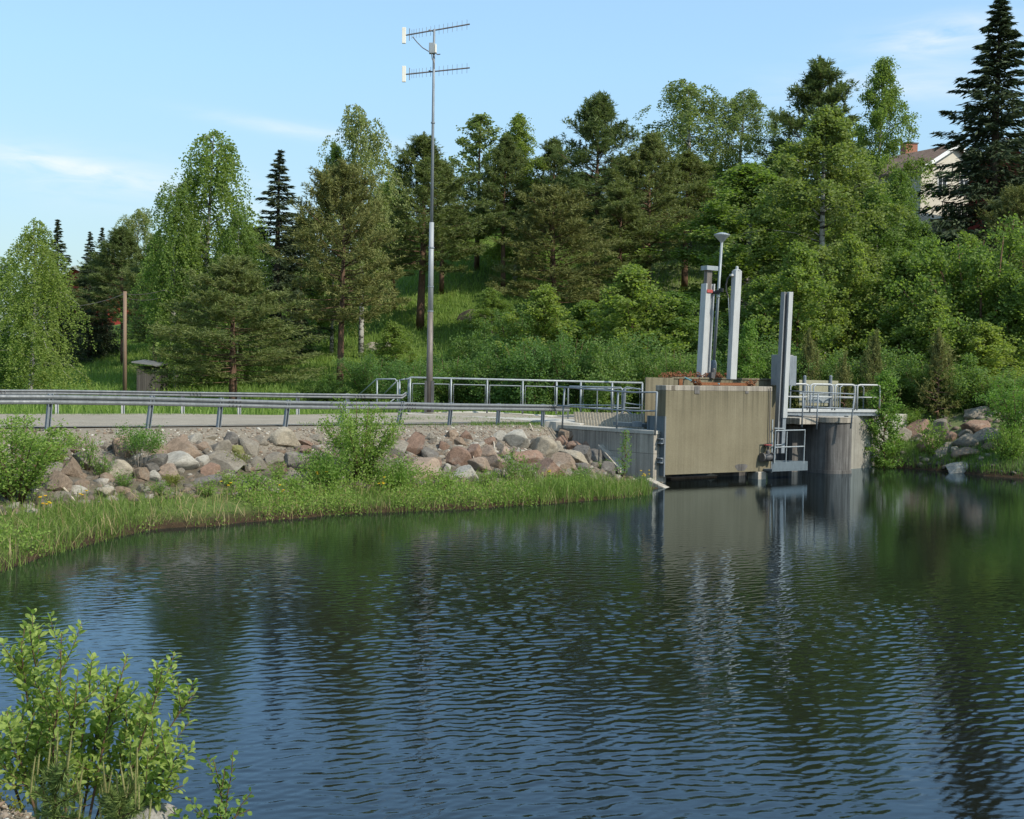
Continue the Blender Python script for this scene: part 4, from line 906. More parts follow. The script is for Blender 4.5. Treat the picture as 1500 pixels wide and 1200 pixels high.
# px, py, width, height (photo pixels), colour, a = angular / o = rounded
ROCKS = '''71 660 30 24 g o;96 664 13 13 g o;109 662 14 11 b o;78 688 19 17 g o;99 690 30 28 b a;123 681 32 26 g a;80 711 42 34 p a;110 721 27 13 l o;117 712 20 14 b o;85 731 30 15 g a;120 698 11 10 b o;60 698 9 8 l o;60 690 8 7 l o;57 675 16 20 t o;142 688 15 17 d o;182 662 37 32 b a;177 680 28 11 g o;170 691 34 25 t o;157 703 20 15 b o;206 697 21 28 b a;220 677 38 22 d a;221 689 23 15 d a;225 701 18 16 l o;230 660 27 17 b o;150 723 29 15 t o;183 720 13 12 b o;142 652 15 11 l a;154 655 14 10 g o;129 651 11 13 g a;205 718 13 13 g o;154 714 10 8 l o;
283 643 20 14 l o;306 642 21 7 t a;268 645 13 13 p a;266 660 43 29 b o;297 656 19 15 b o;321 657 28 19 g o;335 645 21 17 d o;367 657 30 31 g a;382 647 18 15 g o;418 647 44 28 t a;447 652 22 9 r a;443 662 23 15 r a;463 642 19 13 g a;260 677 50 26 l o;297 677 20 18 l o;313 670 34 15 g o;327 685 44 27 g a;304 692 28 19 r o;248 693 28 21 p o;298 706 41 18 d a;264 693 13 10 g a;378 684 25 21 g a;398 675 27 17 g o;414 690 13 17 r o;440 680 54 36 g a;453 697 31 15 g a;427 703 23 19 g a;402 718 14 9 l o;440 713 19 10 g o;347 660 21 14 m o;362 687 11 18 g a;
517 652 23 11 g a;513 662 30 8 d a;582 650 26 19 p a;577 663 36 24 g a;605 657 28 38 r a;632 642 15 15 g a;630 667 31 20 d a;663 640 17 14 b a;650 655 19 15 r a;673 650 15 13 b a;630 684 30 19 r a;612 695 55 33 p o;653 688 13 14 l o;670 675 34 28 r a;
680 697 40 22 l a;702 685 30 23 p a;692 665 26 22 r a;717 664 23 19 p o;715 649 17 17 r a;732 643 21 17 l a;732 656 17 11 d a;759 650 36 28 l a;727 680 32 21 b a;740 665 19 19 p o;766 672 48 26 r a;794 660 36 30 t o;801 691 44 26 r a;817 660 23 21 t o;824 648 23 17 r o;836 638 40 23 b a;842 656 21 14 r o;864 658 27 24 r o;823 680 46 21 b a;840 674 38 19 t a;848 668 35 25 d a;851 685 21 15 d a;879 676 32 25 d o;890 689 21 19 d a;683 641 21 15 r a;665 648 15 11 b a;802 646 13 9 d o;832 694 11 9 g o;727 695 15 14 g o;746 688 14 11 t o;780 651 16 12 g a;
1322 640 36 20 g o;1345 631 34 22 r o;1347 642 18 11 p o;1360 653 34 18 r o;1381 628 24 20 g a;1392 642 28 16 r a;1392 655 20 12 g o;1416 636 18 12 g o;1422 649 38 24 g o;1436 624 42 20 r a;1418 666 36 14 b o;1380 666 22 16 g o;1412 687 44 10 l a;1448 642 38 24 g a;1432 606 32 18 g o;1458 657 26 13 r o;1402 661 16 10 t o;1310 655 22 12 b o;1475 632 30 20 b o;1490 650 26 16 g a'''
items = [q.split() for q in ROCKS.replace('\n', '').split(';') if q.strip()]
used = {}
def ordn(n): return ['first','second','third','fourth','fifth','sixth','seventh','eighth','ninth'][n]
postx = [q[0] for q in np_]
recs = []
for i, (px, py, w, h, cc, sh) in enumerate(items):
    px, py, w, h = float(px), float(py), float(w), float(h)
    g = T(px, py+h*.22, 14, 56); s = g.y/FOC
    me = (RO[i % 5] if sh == 'o' else RA[i % 6]); o = bpy.data.objects.new('boulder', me); COL.objects.link(o)
    sc = Vector((w*s*.63, max(w, h)*s*.54, h*s*.74)); o.scale = sc
    o.location = g + Vector((0, sc.y*.35, sc.z*.28))
    o.rotation_euler = (rnd.uniform(-.25,.25), rnd.uniform(-.25,.25), rnd.choice([0, math.pi]) + rnd.uniform(-.35,.35))
    if w == 28 and h == 38: o.rotation_euler = (.2, .7, .2)
    if px == 632: o.rotation_euler = (.1, .6, .2)
    col, nm = CC[cc]; j = lambda v: v*rnd.uniform(.88, 1.12)
    k = rnd.uniform(.88, 1.1); o.color = (col[0]*k, col[1]*k, col[2]*k, 1)
    size = 'large' if w*h > 800 else ('small' if w*h < 260 else 'middling')
    shape = 'angular' if sh == 'a' else 'rounded'
    if w > 2.2*h: shape = 'flat ' + shape
    if px > 1250:
        where = 'on the right bank'
        row = 'at the waterline' if py > 672 else ('low' if py > 647 else 'high')
    else:
        n = min(range(9), key=lambda q: abs(postx[q]-px))
        where = 'below the %s guardrail post' % ordn(n) if px < 815 else 'beside the wing wall'
        row = 'high up' if py < 655 else ('mid slope' if py < 684 else 'near the grass')
    recs.append([o, '%s %s %s boulder %s %s' % (size, nm, shape, row, where), px])
byl = {}
for r_ in recs: byl.setdefault(r_[1], []).append(r_)
for l_, rs in byl.items():
    rs.sort(key=lambda q: q[2]); n = len(rs)
    for k, r_ in enumerate(rs):
        x_ = l_ if n == 1 else l_ + (', left one' if (k == 0 and n == 2) else ', right one' if n == 2 else ', %s from left' % ordn(k))
        tag(r_[0], x_, 'boulder', 'boulders of the right bank' if r_[2] > 1250 else 'boulders of the embankment')

# ---------------------------------------------------------------- loose stones (uncountable)
def stones(name, pts, sizes, mat, seed, flat=.7):
    r = np.random.RandomState(seed); bm = bmesh.new(); bmesh.ops.create_icosphere(bm, subdivisions=1, radius=1)
    V0 = np.array([v.co[:] for v in bm.verts]); F0 = np.array([[v.index for v in f.verts] for f in bm.faces]); bm.free()
    n = len(pts); V = V0[None]*(1 + r.uniform(-.28, .28, (n, len(V0), 1)))
    V *= np.stack([r.uniform(.7,1.3,n), r.uniform(.7,1.2,n), r.uniform(.45,.8,n)], -1)[:, None]*np.asarray(sizes)[:, None, None]
    a = r.uniform(0, 6.28, n); ca, sa = np.cos(a)[:, None], np.sin(a)[:, None]; b = r.uniform(-.5, .5, n)[:, None]
    x = V[..., 0]*ca - V[..., 1]*sa; y = V[..., 0]*sa + V[..., 1]*ca; z = V[..., 2] + x*b
    V = np.stack([x, y, z], -1) + np.asarray(pts)[:, None]
    F = (F0[None] + (np.arange(n)*len(V0))[:, None, None]).reshape(-1)
    me = np_mesh(name, V.reshape(-1, 3), 3, mat, F); return me
NR = np.random.RandomState(11)
def bank_points(n, t0, t1, seed, xr=(-24, 4.2), dmin=0.):
    r = np.random.RandomState(seed); X = r.uniform(xr[0], xr[1], n*6); Y = r.uniform(14, 42, n*6)
    ye = np.interp(X, EDGE_X, EDGE_Y); d = shore(X, Y); t = d/(d+np.clip(ye-Y, 0, None)*.72+1e-6)
    t = np.where(d < 0, -.001, t); k = (Y < ye+.0) & (d > dmin) & (t > t0) & (t < t1) & (np.abs(X/Y*FOC) < 800)
    X, Y = X[k][:n], Y[k][:n]; return np.stack([X, Y, np.maximum(height(X, Y), -.05)], -1), t[k][:n]
p_, t_ = bank_points(3800, .28, .84, 1); r = np.random.RandomState(5)
o = link('riprap_rubble', stones('riprap_rubble', p_ - np.array([0,0,.03]), .05 + .14*r.random(len(p_))**1.6, M['rubble'], 2)); tag(o, 'small rubble stones filling the gaps between the embankment boulders', 'rubble', kind='stuff')
p_, t_ = bank_points(15000, .62, 1.0, 3); r = np.random.RandomState(6)
o = link('shoulder_gravel', stones('shoulder_gravel', p_, .016 + .045*r.random(len(p_))**2, M['gravel'], 4)); tag(o, 'coarse gravel of the road shoulder above the boulders', 'gravel', kind='stuff')
r = np.random.RandomState(8); X = r.uniform(8.5, 24, 5000); Y = r.uniform(42, 52, 5000); d = shore(X, Y); k = (d > .1) & (d < 4.5) & ~((X < 13.8) & (Y > 44)); X, Y = X[k][:500], Y[k][:500]
o = link('bank_rubble', stones('bank_rubble', np.stack([X, Y, height(X, Y)], -1), .06 + .13*r.random(len(X))**2, M['rubble'], 9)); tag(o, 'small rubble on the right bank between its boulders', 'rubble', kind='stuff')
# foreground bank: pale gravel
r = np.random.RandomState(12); X = r.uniform(-5.5, 2.5, 26000); Y = r.uniform(3.6, 7.4, 26000)
o = link('foreground_gravel', stones('foreground_gravel', np.stack([X, Y, height(X, Y)-.004], -1), .007 + .022*r.random(len(X))**4, M['gravel'], 13)); tag(o, 'pale gravel on the near bank under the willow bush', 'gravel', kind='stuff')

# ---------------------------------------------------------------- foliage generators
def nrm(a): return a/(np.linalg.norm(a, axis=-1, keepdims=True)+1e-9)
def cards(C, A, L, Wd, r, lift=0.0):
    """kite-shaped leaves: centre, direction, half length, half width"""
    n = len(C); A = nrm(A); Bv = nrm(np.cross(A, r.normal(size=(n, 3))))
    L = np.broadcast_to(L, (n,))[:, None]; Wd = np.broadcast_to(Wd, (n,))[:, None]
    return np.stack([C-A*L, C+Bv*Wd-A*L*.1, C+A*L, C-Bv*Wd-A*L*.1], 1)
class Tree:
    def __init__(s, seed): s.r = np.random.RandomState(seed); s.tr = MB(); s.C = []; s.A = []; s.L = []; s.W = []
    def add(s, C, A, L, Wd):
        n = len(C); s.C.append(C); s.A.append(A); s.L.append(np.broadcast_to(L, (n,))*s.r.uniform(.7, 1.25, n)); s.W.append(np.broadcast_to(Wd, (n,))*s.r.uniform(.75, 1.2, n))
    def crown(s, mat):
        C = np.concatenate(s.C); return np_mesh('crown', cards(C, np.concatenate(s.A), np.concatenate(s.L), np.concatenate(s.W), s.r).reshape(-1, 3), 4, mat)
    def trunk(s, mat):
        me = bpy.data.meshes.new('trunk'); me.from_pydata([tuple(v) for v in s.tr.v], [], s.tr.f); me.materials.append(mat)
        me.polygons.foreach_set('use_smooth', [True]*len(me.polygons)); return me
def trunk_curve(r, H, sway):
    a, b = r.uniform(0, 6.28, 2); k = sway*H
    return lambda t: np.array([k*math.sin(t*2.2+a)*t - k*math.sin(a)*0, k*math.sin(t*1.9+b)*t, t*H])
def g_birch(seed, H=12., R=2.6, lo=.12, nb=80, nleaf=46000, L=.058, Wd=.040, weep=.7, prof=([0,.12,.4,.7,1],[.55,.85,1,.62,.10]), up=(.35,1.15), tw=1., r0=.16, sway=.02, lv=(.6, 1.18), sp=1.):
    T_ = Tree(seed); r = T_.r; tc_ = trunk_curve(r, H, sway)
    T_.tr.tube([tc_(t) for t in np.linspace(0, .98, 10)], [r0*(1-.93*t) for t in np.linspace(0, .98, 10)], 7)
    per = max(3, int(nleaf/(nb*11)))
    for i in range(nb):
        s = (i + r.rand())/nb; t = lo + (.985-lo)*s; b0 = tc_(t); az = i*2.4 + r.normal()*.5
        ln = R*np.interp(s, *prof)*r.uniform(*lv); el = up[0] + (up[1]-up[0])*s + r.normal()*.15
        hd_ = np.array([math.cos(az), math.sin(az), 0.]); lat = np.array([-hd_[1], hd_[0], 0])
        cur = lambda u: b0 + hd_*(ln*math.cos(el*.8)*u) + np.array([0,0,1.])*(ln*(math.sin(el)*u*1.25 - weep*.75*u**2.4))
        if i % 2 == 0: T_.tr.tube([cur(u) for u in (0, .3, .6, .9)], [r0*.28*(1-t)+.018, .02, .014, .008], 4)
        ntw = max(4, int(11*(.45+.55*ln/R)))
        for k in range(ntw):
            u = r.uniform(.18, 1.02); p = cur(u); tl = tw*r.uniform(.35, 1.0)*R*.28; sd = lat*r.choice([-1, 1])*r.uniform(.2, 1.)+hd_*r.uniform(-.1, .8)
            f = r.rand(per); pos = p + (sd*tl*.8)[None]*f[:, None] + np.array([0,0,-1.])[None]*(weep*tl*1.3*f**1.4)[:, None] + r.normal(size=(per, 3))*(.03+.08*R*.4)*sp
            T_.add(pos, r.normal(size=(per, 3)) + np.array([0,0,-1.1*weep]), L, Wd)
    return T_
def g_pine(seed, H=14., R=2.6, lo=.36, nb=85, ntuft=34, nn=15, L=.125, Wd=.022, prof=([0,.2,.5,.8,1],[.8,1,.75,.40,.07]), r0=.17, top_up=1.15, sway=.012):
    T_ = Tree(seed); r = T_.r; tc_ = trunk_curve(r, H, sway)
    T_.tr.tube([tc_(t) for t in np.linspace(0, .97, 10)], [r0*(1-.9*t) for t in np.linspace(0, .97, 10)], 8)
    for i in range(nb):
        s = (i + r.rand())/nb; t = lo + (.98-lo)*s; b0 = tc_(t); az = i*2.4 + r.normal()*.4
        ln = R*np.interp(s, *prof)*r.uniform(.55, 1.15); el = -.05 + top_up*s**1.3 + r.normal()*.12
        hd_ = np.array([math.cos(az), math.sin(az), 0.]); lat = np.array([-hd_[1], hd_[0], 0])
        cur = lambda u: b0 + hd_*(ln*math.cos(el)*u) + np.array([0,0,1.])*(ln*(math.sin(el)*u + .22*u**2 - .12*u))
        T_.tr.tube([cur(u) for u in (0, .3, .65, .95)], [.055*(1-t)+.02, .028, .018, .01], 4)
        n = max(5, int(ntuft*(.35+.65*ln/R)))
        u = r.uniform(.22, 1.0, n)**.75; wid = (1-u)*.55+.12
        base = np.array([cur(v) for v in u]); sd = r.normal(size=(n, 1))*.55
        tp = base + lat[None]*(sd*ln*wid[:, None]*.75) + np.array([0,0,1.])[None]*(r.normal(size=(n,1))*.10 + .04*abs(sd)) + hd_[None]*(np.abs(sd)*ln*.12)
        dirn = nrm(hd_[None]*.6 + lat[None]*sd*.7 + np.array([0,0,.45+1.1*s])[None] + r.normal(size=(n,3))*.3)
        C = np.repeat(tp, nn, 0); Dn = nrm(np.repeat(dirn, nn, 0)*.55 + r.normal(size=(n*nn, 3))*.62)
        ax = np.repeat(dirn, nn, 0)*(r.rand(n*nn)*(.26+.25*s))[:, None]
        T_.add(C + ax + Dn*L*.8, Dn, L, Wd)
        if s > .5:                                     # upright leader shoots give the ragged top
            for k in range(4):
                uu = r.uniform(.45, 1.02); b1 = cur(uu) + lat*r.normal()*ln*.22; hh = r.uniform(.35, .75)*(.6+.5*s); f = r.rand(34)
                T_.add(b1[None] + np.stack([0*f, 0*f, hh*f], -1) + r.normal(size=(34, 3))*.025, nrm(r.normal(size=(34, 3))*.45 + np.array([0,0,1.])), L*.95, Wd)
    return T_
def g_spruce(seed, H=14., R=2.4, lo=.06, nb=150, nn=150, L=.14, Wd=.034, r0=.2, taper=.85, gap=.0):
    T_ = Tree(seed); r = T_.r; tc_ = trunk_curve(r, H, .004)
    T_.tr.tube([tc_(t) for t in np.linspace(0, .985, 8)], [r0*(1-.95*t) for t in np.linspace(0, .985, 8)], 8)
    for i in range(nb):
        s = (i + r.rand())/nb; t = lo + (.985-lo)*s; b0 = tc_(t); az = i*2.4 + r.normal()*.4
        ln = max(.12, R*(1-s)**taper*r.uniform(.62, 1.15)); dr = .34*(1-s)-.18*s + r.normal()*.07
        hd_ = np.array([math.cos(az), math.sin(az), 0.]); lat = np.array([-hd_[1], hd_[0], 0])
        zc = lambda u: ln*(-dr*1.25*u + dr*.55*u**2.5 + .12*s*u)
        T_.tr.tube([b0 + hd_*ln*u + np.array([0,0,zc(u)]) for u in (0, .5, .95)], [.035*(1-t)+.012, .018, .008], 4)
        n = int(nn*(.25+.75*ln/R)); u = r.uniform(.08, 1.0, n)**.8; w = r.normal(size=n)*.26*ln*(1.08-u)
        hang = np.abs(r.normal(size=n))*.20*(.4+ln/R)*(1-s*.6)
        C = b0[None] + hd_[None]*(ln*u)[:, None] + lat[None]*w[:, None] + np.stack([0*u, 0*u, np.array([zc(v) for v in u]) - hang], -1)
        A = hd_[None]*.8 + lat[None]*(np.sign(w)*.6)[:, None] + np.stack([0*u, 0*u, -.25-hang*2.2], -1) + r.normal(size=(n,3))*.25
        T_.add(C, A, L, Wd)
    return T_
def g_shrub(seed, H=3., R=1.4, stems=14, nleaf=9000, L=.05, Wd=.03, lo=.12, spread=.2, topflat=.35, rs=.02, clump=1.0):
    T_ = Tree(seed); r = T_.r; per = max(4, int(nleaf/(stems*13)))
    for i in range(stems):
        a = i*2.4 + r.normal()*.3; q = math.sqrt((i+.5)/stems)*r.uniform(.8, 1.08); top = np.array([R*q*math.cos(a), R*q*math.sin(a), H*(1-topflat*q*q)*r.uniform(.78, 1.0)])
        b0 = np.array([.12*R*math.cos(a), .12*R*math.sin(a), 0.])
        cur = lambda u: b0 + (top-b0)*np.array([u**1.35, u**1.35, u**.92])
        T_.tr.tube([cur(u) for u in (0, .35, .7, .98)], [rs, rs*.75, rs*.5, rs*.25], 5)
        for k in range(13):
            u = r.uniform(lo, 1.0); p = cur(u); d = nrm(r.normal(size=3) + np.array([math.cos(a)*.8, math.sin(a)*.8, .5])); tl = R*spread*r.uniform(.5, 1.6)*(1.25-u*.7)
            f = r.rand(per); pos = p + d[None]*(tl*f)[:, None] + r.normal(size=(per, 3))*R*spread*.33*clump
            pos[:, 2] = np.maximum(pos[:, 2], .02)
            T_.add(pos, r.normal(size=(per, 3)) + np.array([0,0,.25]), L, Wd)
    return T_
BANK = {}
def variant(key, gen, lm, bk):
    """build one kind's meshes once"""
    if key not in BANK:
        q = gen(); cr = q.crown(M[lm]); tk = q.trunk(M[bk]); C = np.concatenate(q.C)
        w = float(np.percentile(np.abs(C[:, :2]), 98.0)); h = float(C[:, 2].max()); BANK[key] = (cr, tk, w, h)
    return BANK[key]
def plant(name, label, cat, key, loc, width, height_, rot, group, parts=('trunk', 'crown')):
    cr, tk, w, h = BANK[key]; root = thing(name, label, cat, loc, group); root.rotation_euler[2] = rot
    root.scale = (width/2/w, width/2/w, height_/h)
    a = link(parts[0], tk, root); b = link(parts[1], cr, root); return root
K = {}
for i in range(3):
    K['birch%d' % i] = (lambda i=i: g_birch(100+i, 12, 2.7, .13, 85, 50000, lv=(.4, 1.3), sp=.75, tw=1.2), 'lf_birch', 'bk_birch')
    K['weep%d' % i] = (lambda i=i: g_birch(110+i, 13, 2.6, .12, 80, 40000, weep=1.5, tw=2.3, sp=.5, lv=(.3, 1.35), up=(.6, 1.25), prof=([0,.15,.5,.8,1],[.7,1,.98,.78,.34]), r0=.15), 'lf_birch', 'bk_birch')
    K['pine%d' % i] = (lambda i=i: g_pine(120+i, 14, 2.8, (.36,.42,.32)[i]), 'lf_pine', 'bk_pine')
    K['spruce%d' % i] = (lambda i=i: g_spruce(130+i), 'lf_spruce', 'bk_spruce')
    K['shrub%d' % i] = (lambda i=i: g_shrub(140+i, 3.2, 1.6, (15,19,12)[i], (12000,15000,10000)[i], (.045,.038,.052)[i], (.03,.02,.036)[i], topflat=(.35,.2,.5)[i], spread=(.24,.2,.28)[i]), 'lf_shrub', 'bk_twig')
    K['willow%d' % i] = (lambda i=i: g_shrub(150+i, 2.2, 1.2, 18, 7500, .038, .017, spread=.22), 'lf_bright', 'bk_twig')
K['pineY'] = (lambda: g_pine(125, 13, 3.2, .30, 90, prof=([0,.2,.55,.85,1],[.9,1,.85,.5,.15])), 'lf_pine_y', 'bk_pine')
K['pineLow'] = (lambda: g_pine(126, 12, 3.4, .2, 95, 38, prof=([0,.15,.5,.8,1],[.9,1,.8,.45,.1]), top_up=.7), 'lf_pine', 'bk_pine')
K['birchY'] = (lambda: g_birch(104, 13, 2.8, .2, 90, 56000, weep=.7, lv=(.4, 1.3), sp=.7, tw=1.3), 'lf_birch_y', 'bk_birch')
K['birchD'] = (lambda: g_birch(105, 12, 3.0, .12, 85, 52000, weep=.45, L=.064, Wd=.046), 'lf_birch_d', 'bk_birch')
K['birchT'] = (lambda: g_birch(106, 13, 2.6, .25, 75, 30000, weep=1.2, tw=1.5, sp=.6, lv=(.4, 1.3), prof=([0,.2,.6,.85,1],[.5,.9,1,.8,.3])), 'lf_aspen', 'bk_birch')
K['aspen'] = (lambda: g_birch(107, 13, 2.6, .2, 60, 13000, weep=.1, L=.085, Wd=.07, tw=1.1), 'lf_aspen', 'bk_pine')
K['bigspruce'] = (lambda: g_spruce(134, 17, 3.6, .04, 210, 190, .17, .042, .26, .8), 'lf_spruce', 'bk_spruce')
K['birchF'] = (lambda: g_birch(112, 12, 2.7, .1, 95, 60000, .05, .034, .6, lv=(.62,1.18), sp=.8, tw=1.2), 'lf_birch', 'bk_birch')
K['maple'] = (lambda: g_shrub(160, 7.5, 3.4, 36, 60000, .055, .042, lo=.3, spread=.17, topflat=.5, rs=.06, clump=.85), 'lf_birch', 'bk_twig')
K['alder'] = (lambda: g_birch(161, 6.5, 1.9, .04, 60, 22000, .055, .042, .15, lv=(.4,1.35), sp=.95, tw=1.3, up=(.7,1.2), prof=([0,.15,.4,.72,1],[.8,1,.82,.45,.06]), r0=.06), 'lf_birch', 'bk_twig')
K['alderD'] = (lambda: g_birch(162, 6.5, 2.0, .04, 60, 24000, .055, .042, .15, lv=(.4,1.35), sp=.95, tw=1.3, up=(.7,1.2), prof=([0,.15,.4,.72,1],[.85,1,.85,.5,.08]), r0=.06), 'lf_birch_d', 'bk_twig')
K['sapling'] = (lambda: g_birch(108, 3.4, .8, .04, 44, 8000, .036, .027, .3, up=(.75, 1.2), tw=1.6, r0=.022, prof=([0,.15,.4,.7,1],[.7,.9,1,.75,.25])), 'lf_bright', 'bk_twig')
K['youngpine'] = (lambda: g_pine(127, 3.2, .9, .08, 34, 10, 14, .075, .014, r0=.04, top_up=1.0), 'lf_pine_y', 'bk_pine')
K['thin'] = (lambda: g_birch(109, 2.6, .8, .1, 26, 800, .04, .028, .3, up=(.75, 1.2), tw=1.3, r0=.014, prof=([0,.15,.4,.7,1],[1,.9,.6,.4,.15])), 'lf_bright', 'bk_twig')
K['topsap'] = (lambda: g_shrub(166, 2.2, 1.0, 9, 3600, .036, .025, lo=.55, spread=.4, topflat=.15, rs=.016), 'lf_bright', 'bk_pale')
K['weed'] = (lambda: g_shrub(163, .7, .45, 12, 700, .030, .014, spread=.25, rs=.006), 'lf_bright', 'bk_twig')
K['moss'] = (lambda: g_shrub(164, .35, .5, 22, 1500, .022, .010, spread=.2, rs=.006), 'lf_moss', 'bk_twig')
K['lowbush'] = (lambda: g_shrub(165, 1.2, 1.1, 18, 3400, .042, .022, lo=.05, spread=.3, topflat=.5, rs=.012), 'lf_bright', 'bk_twig')

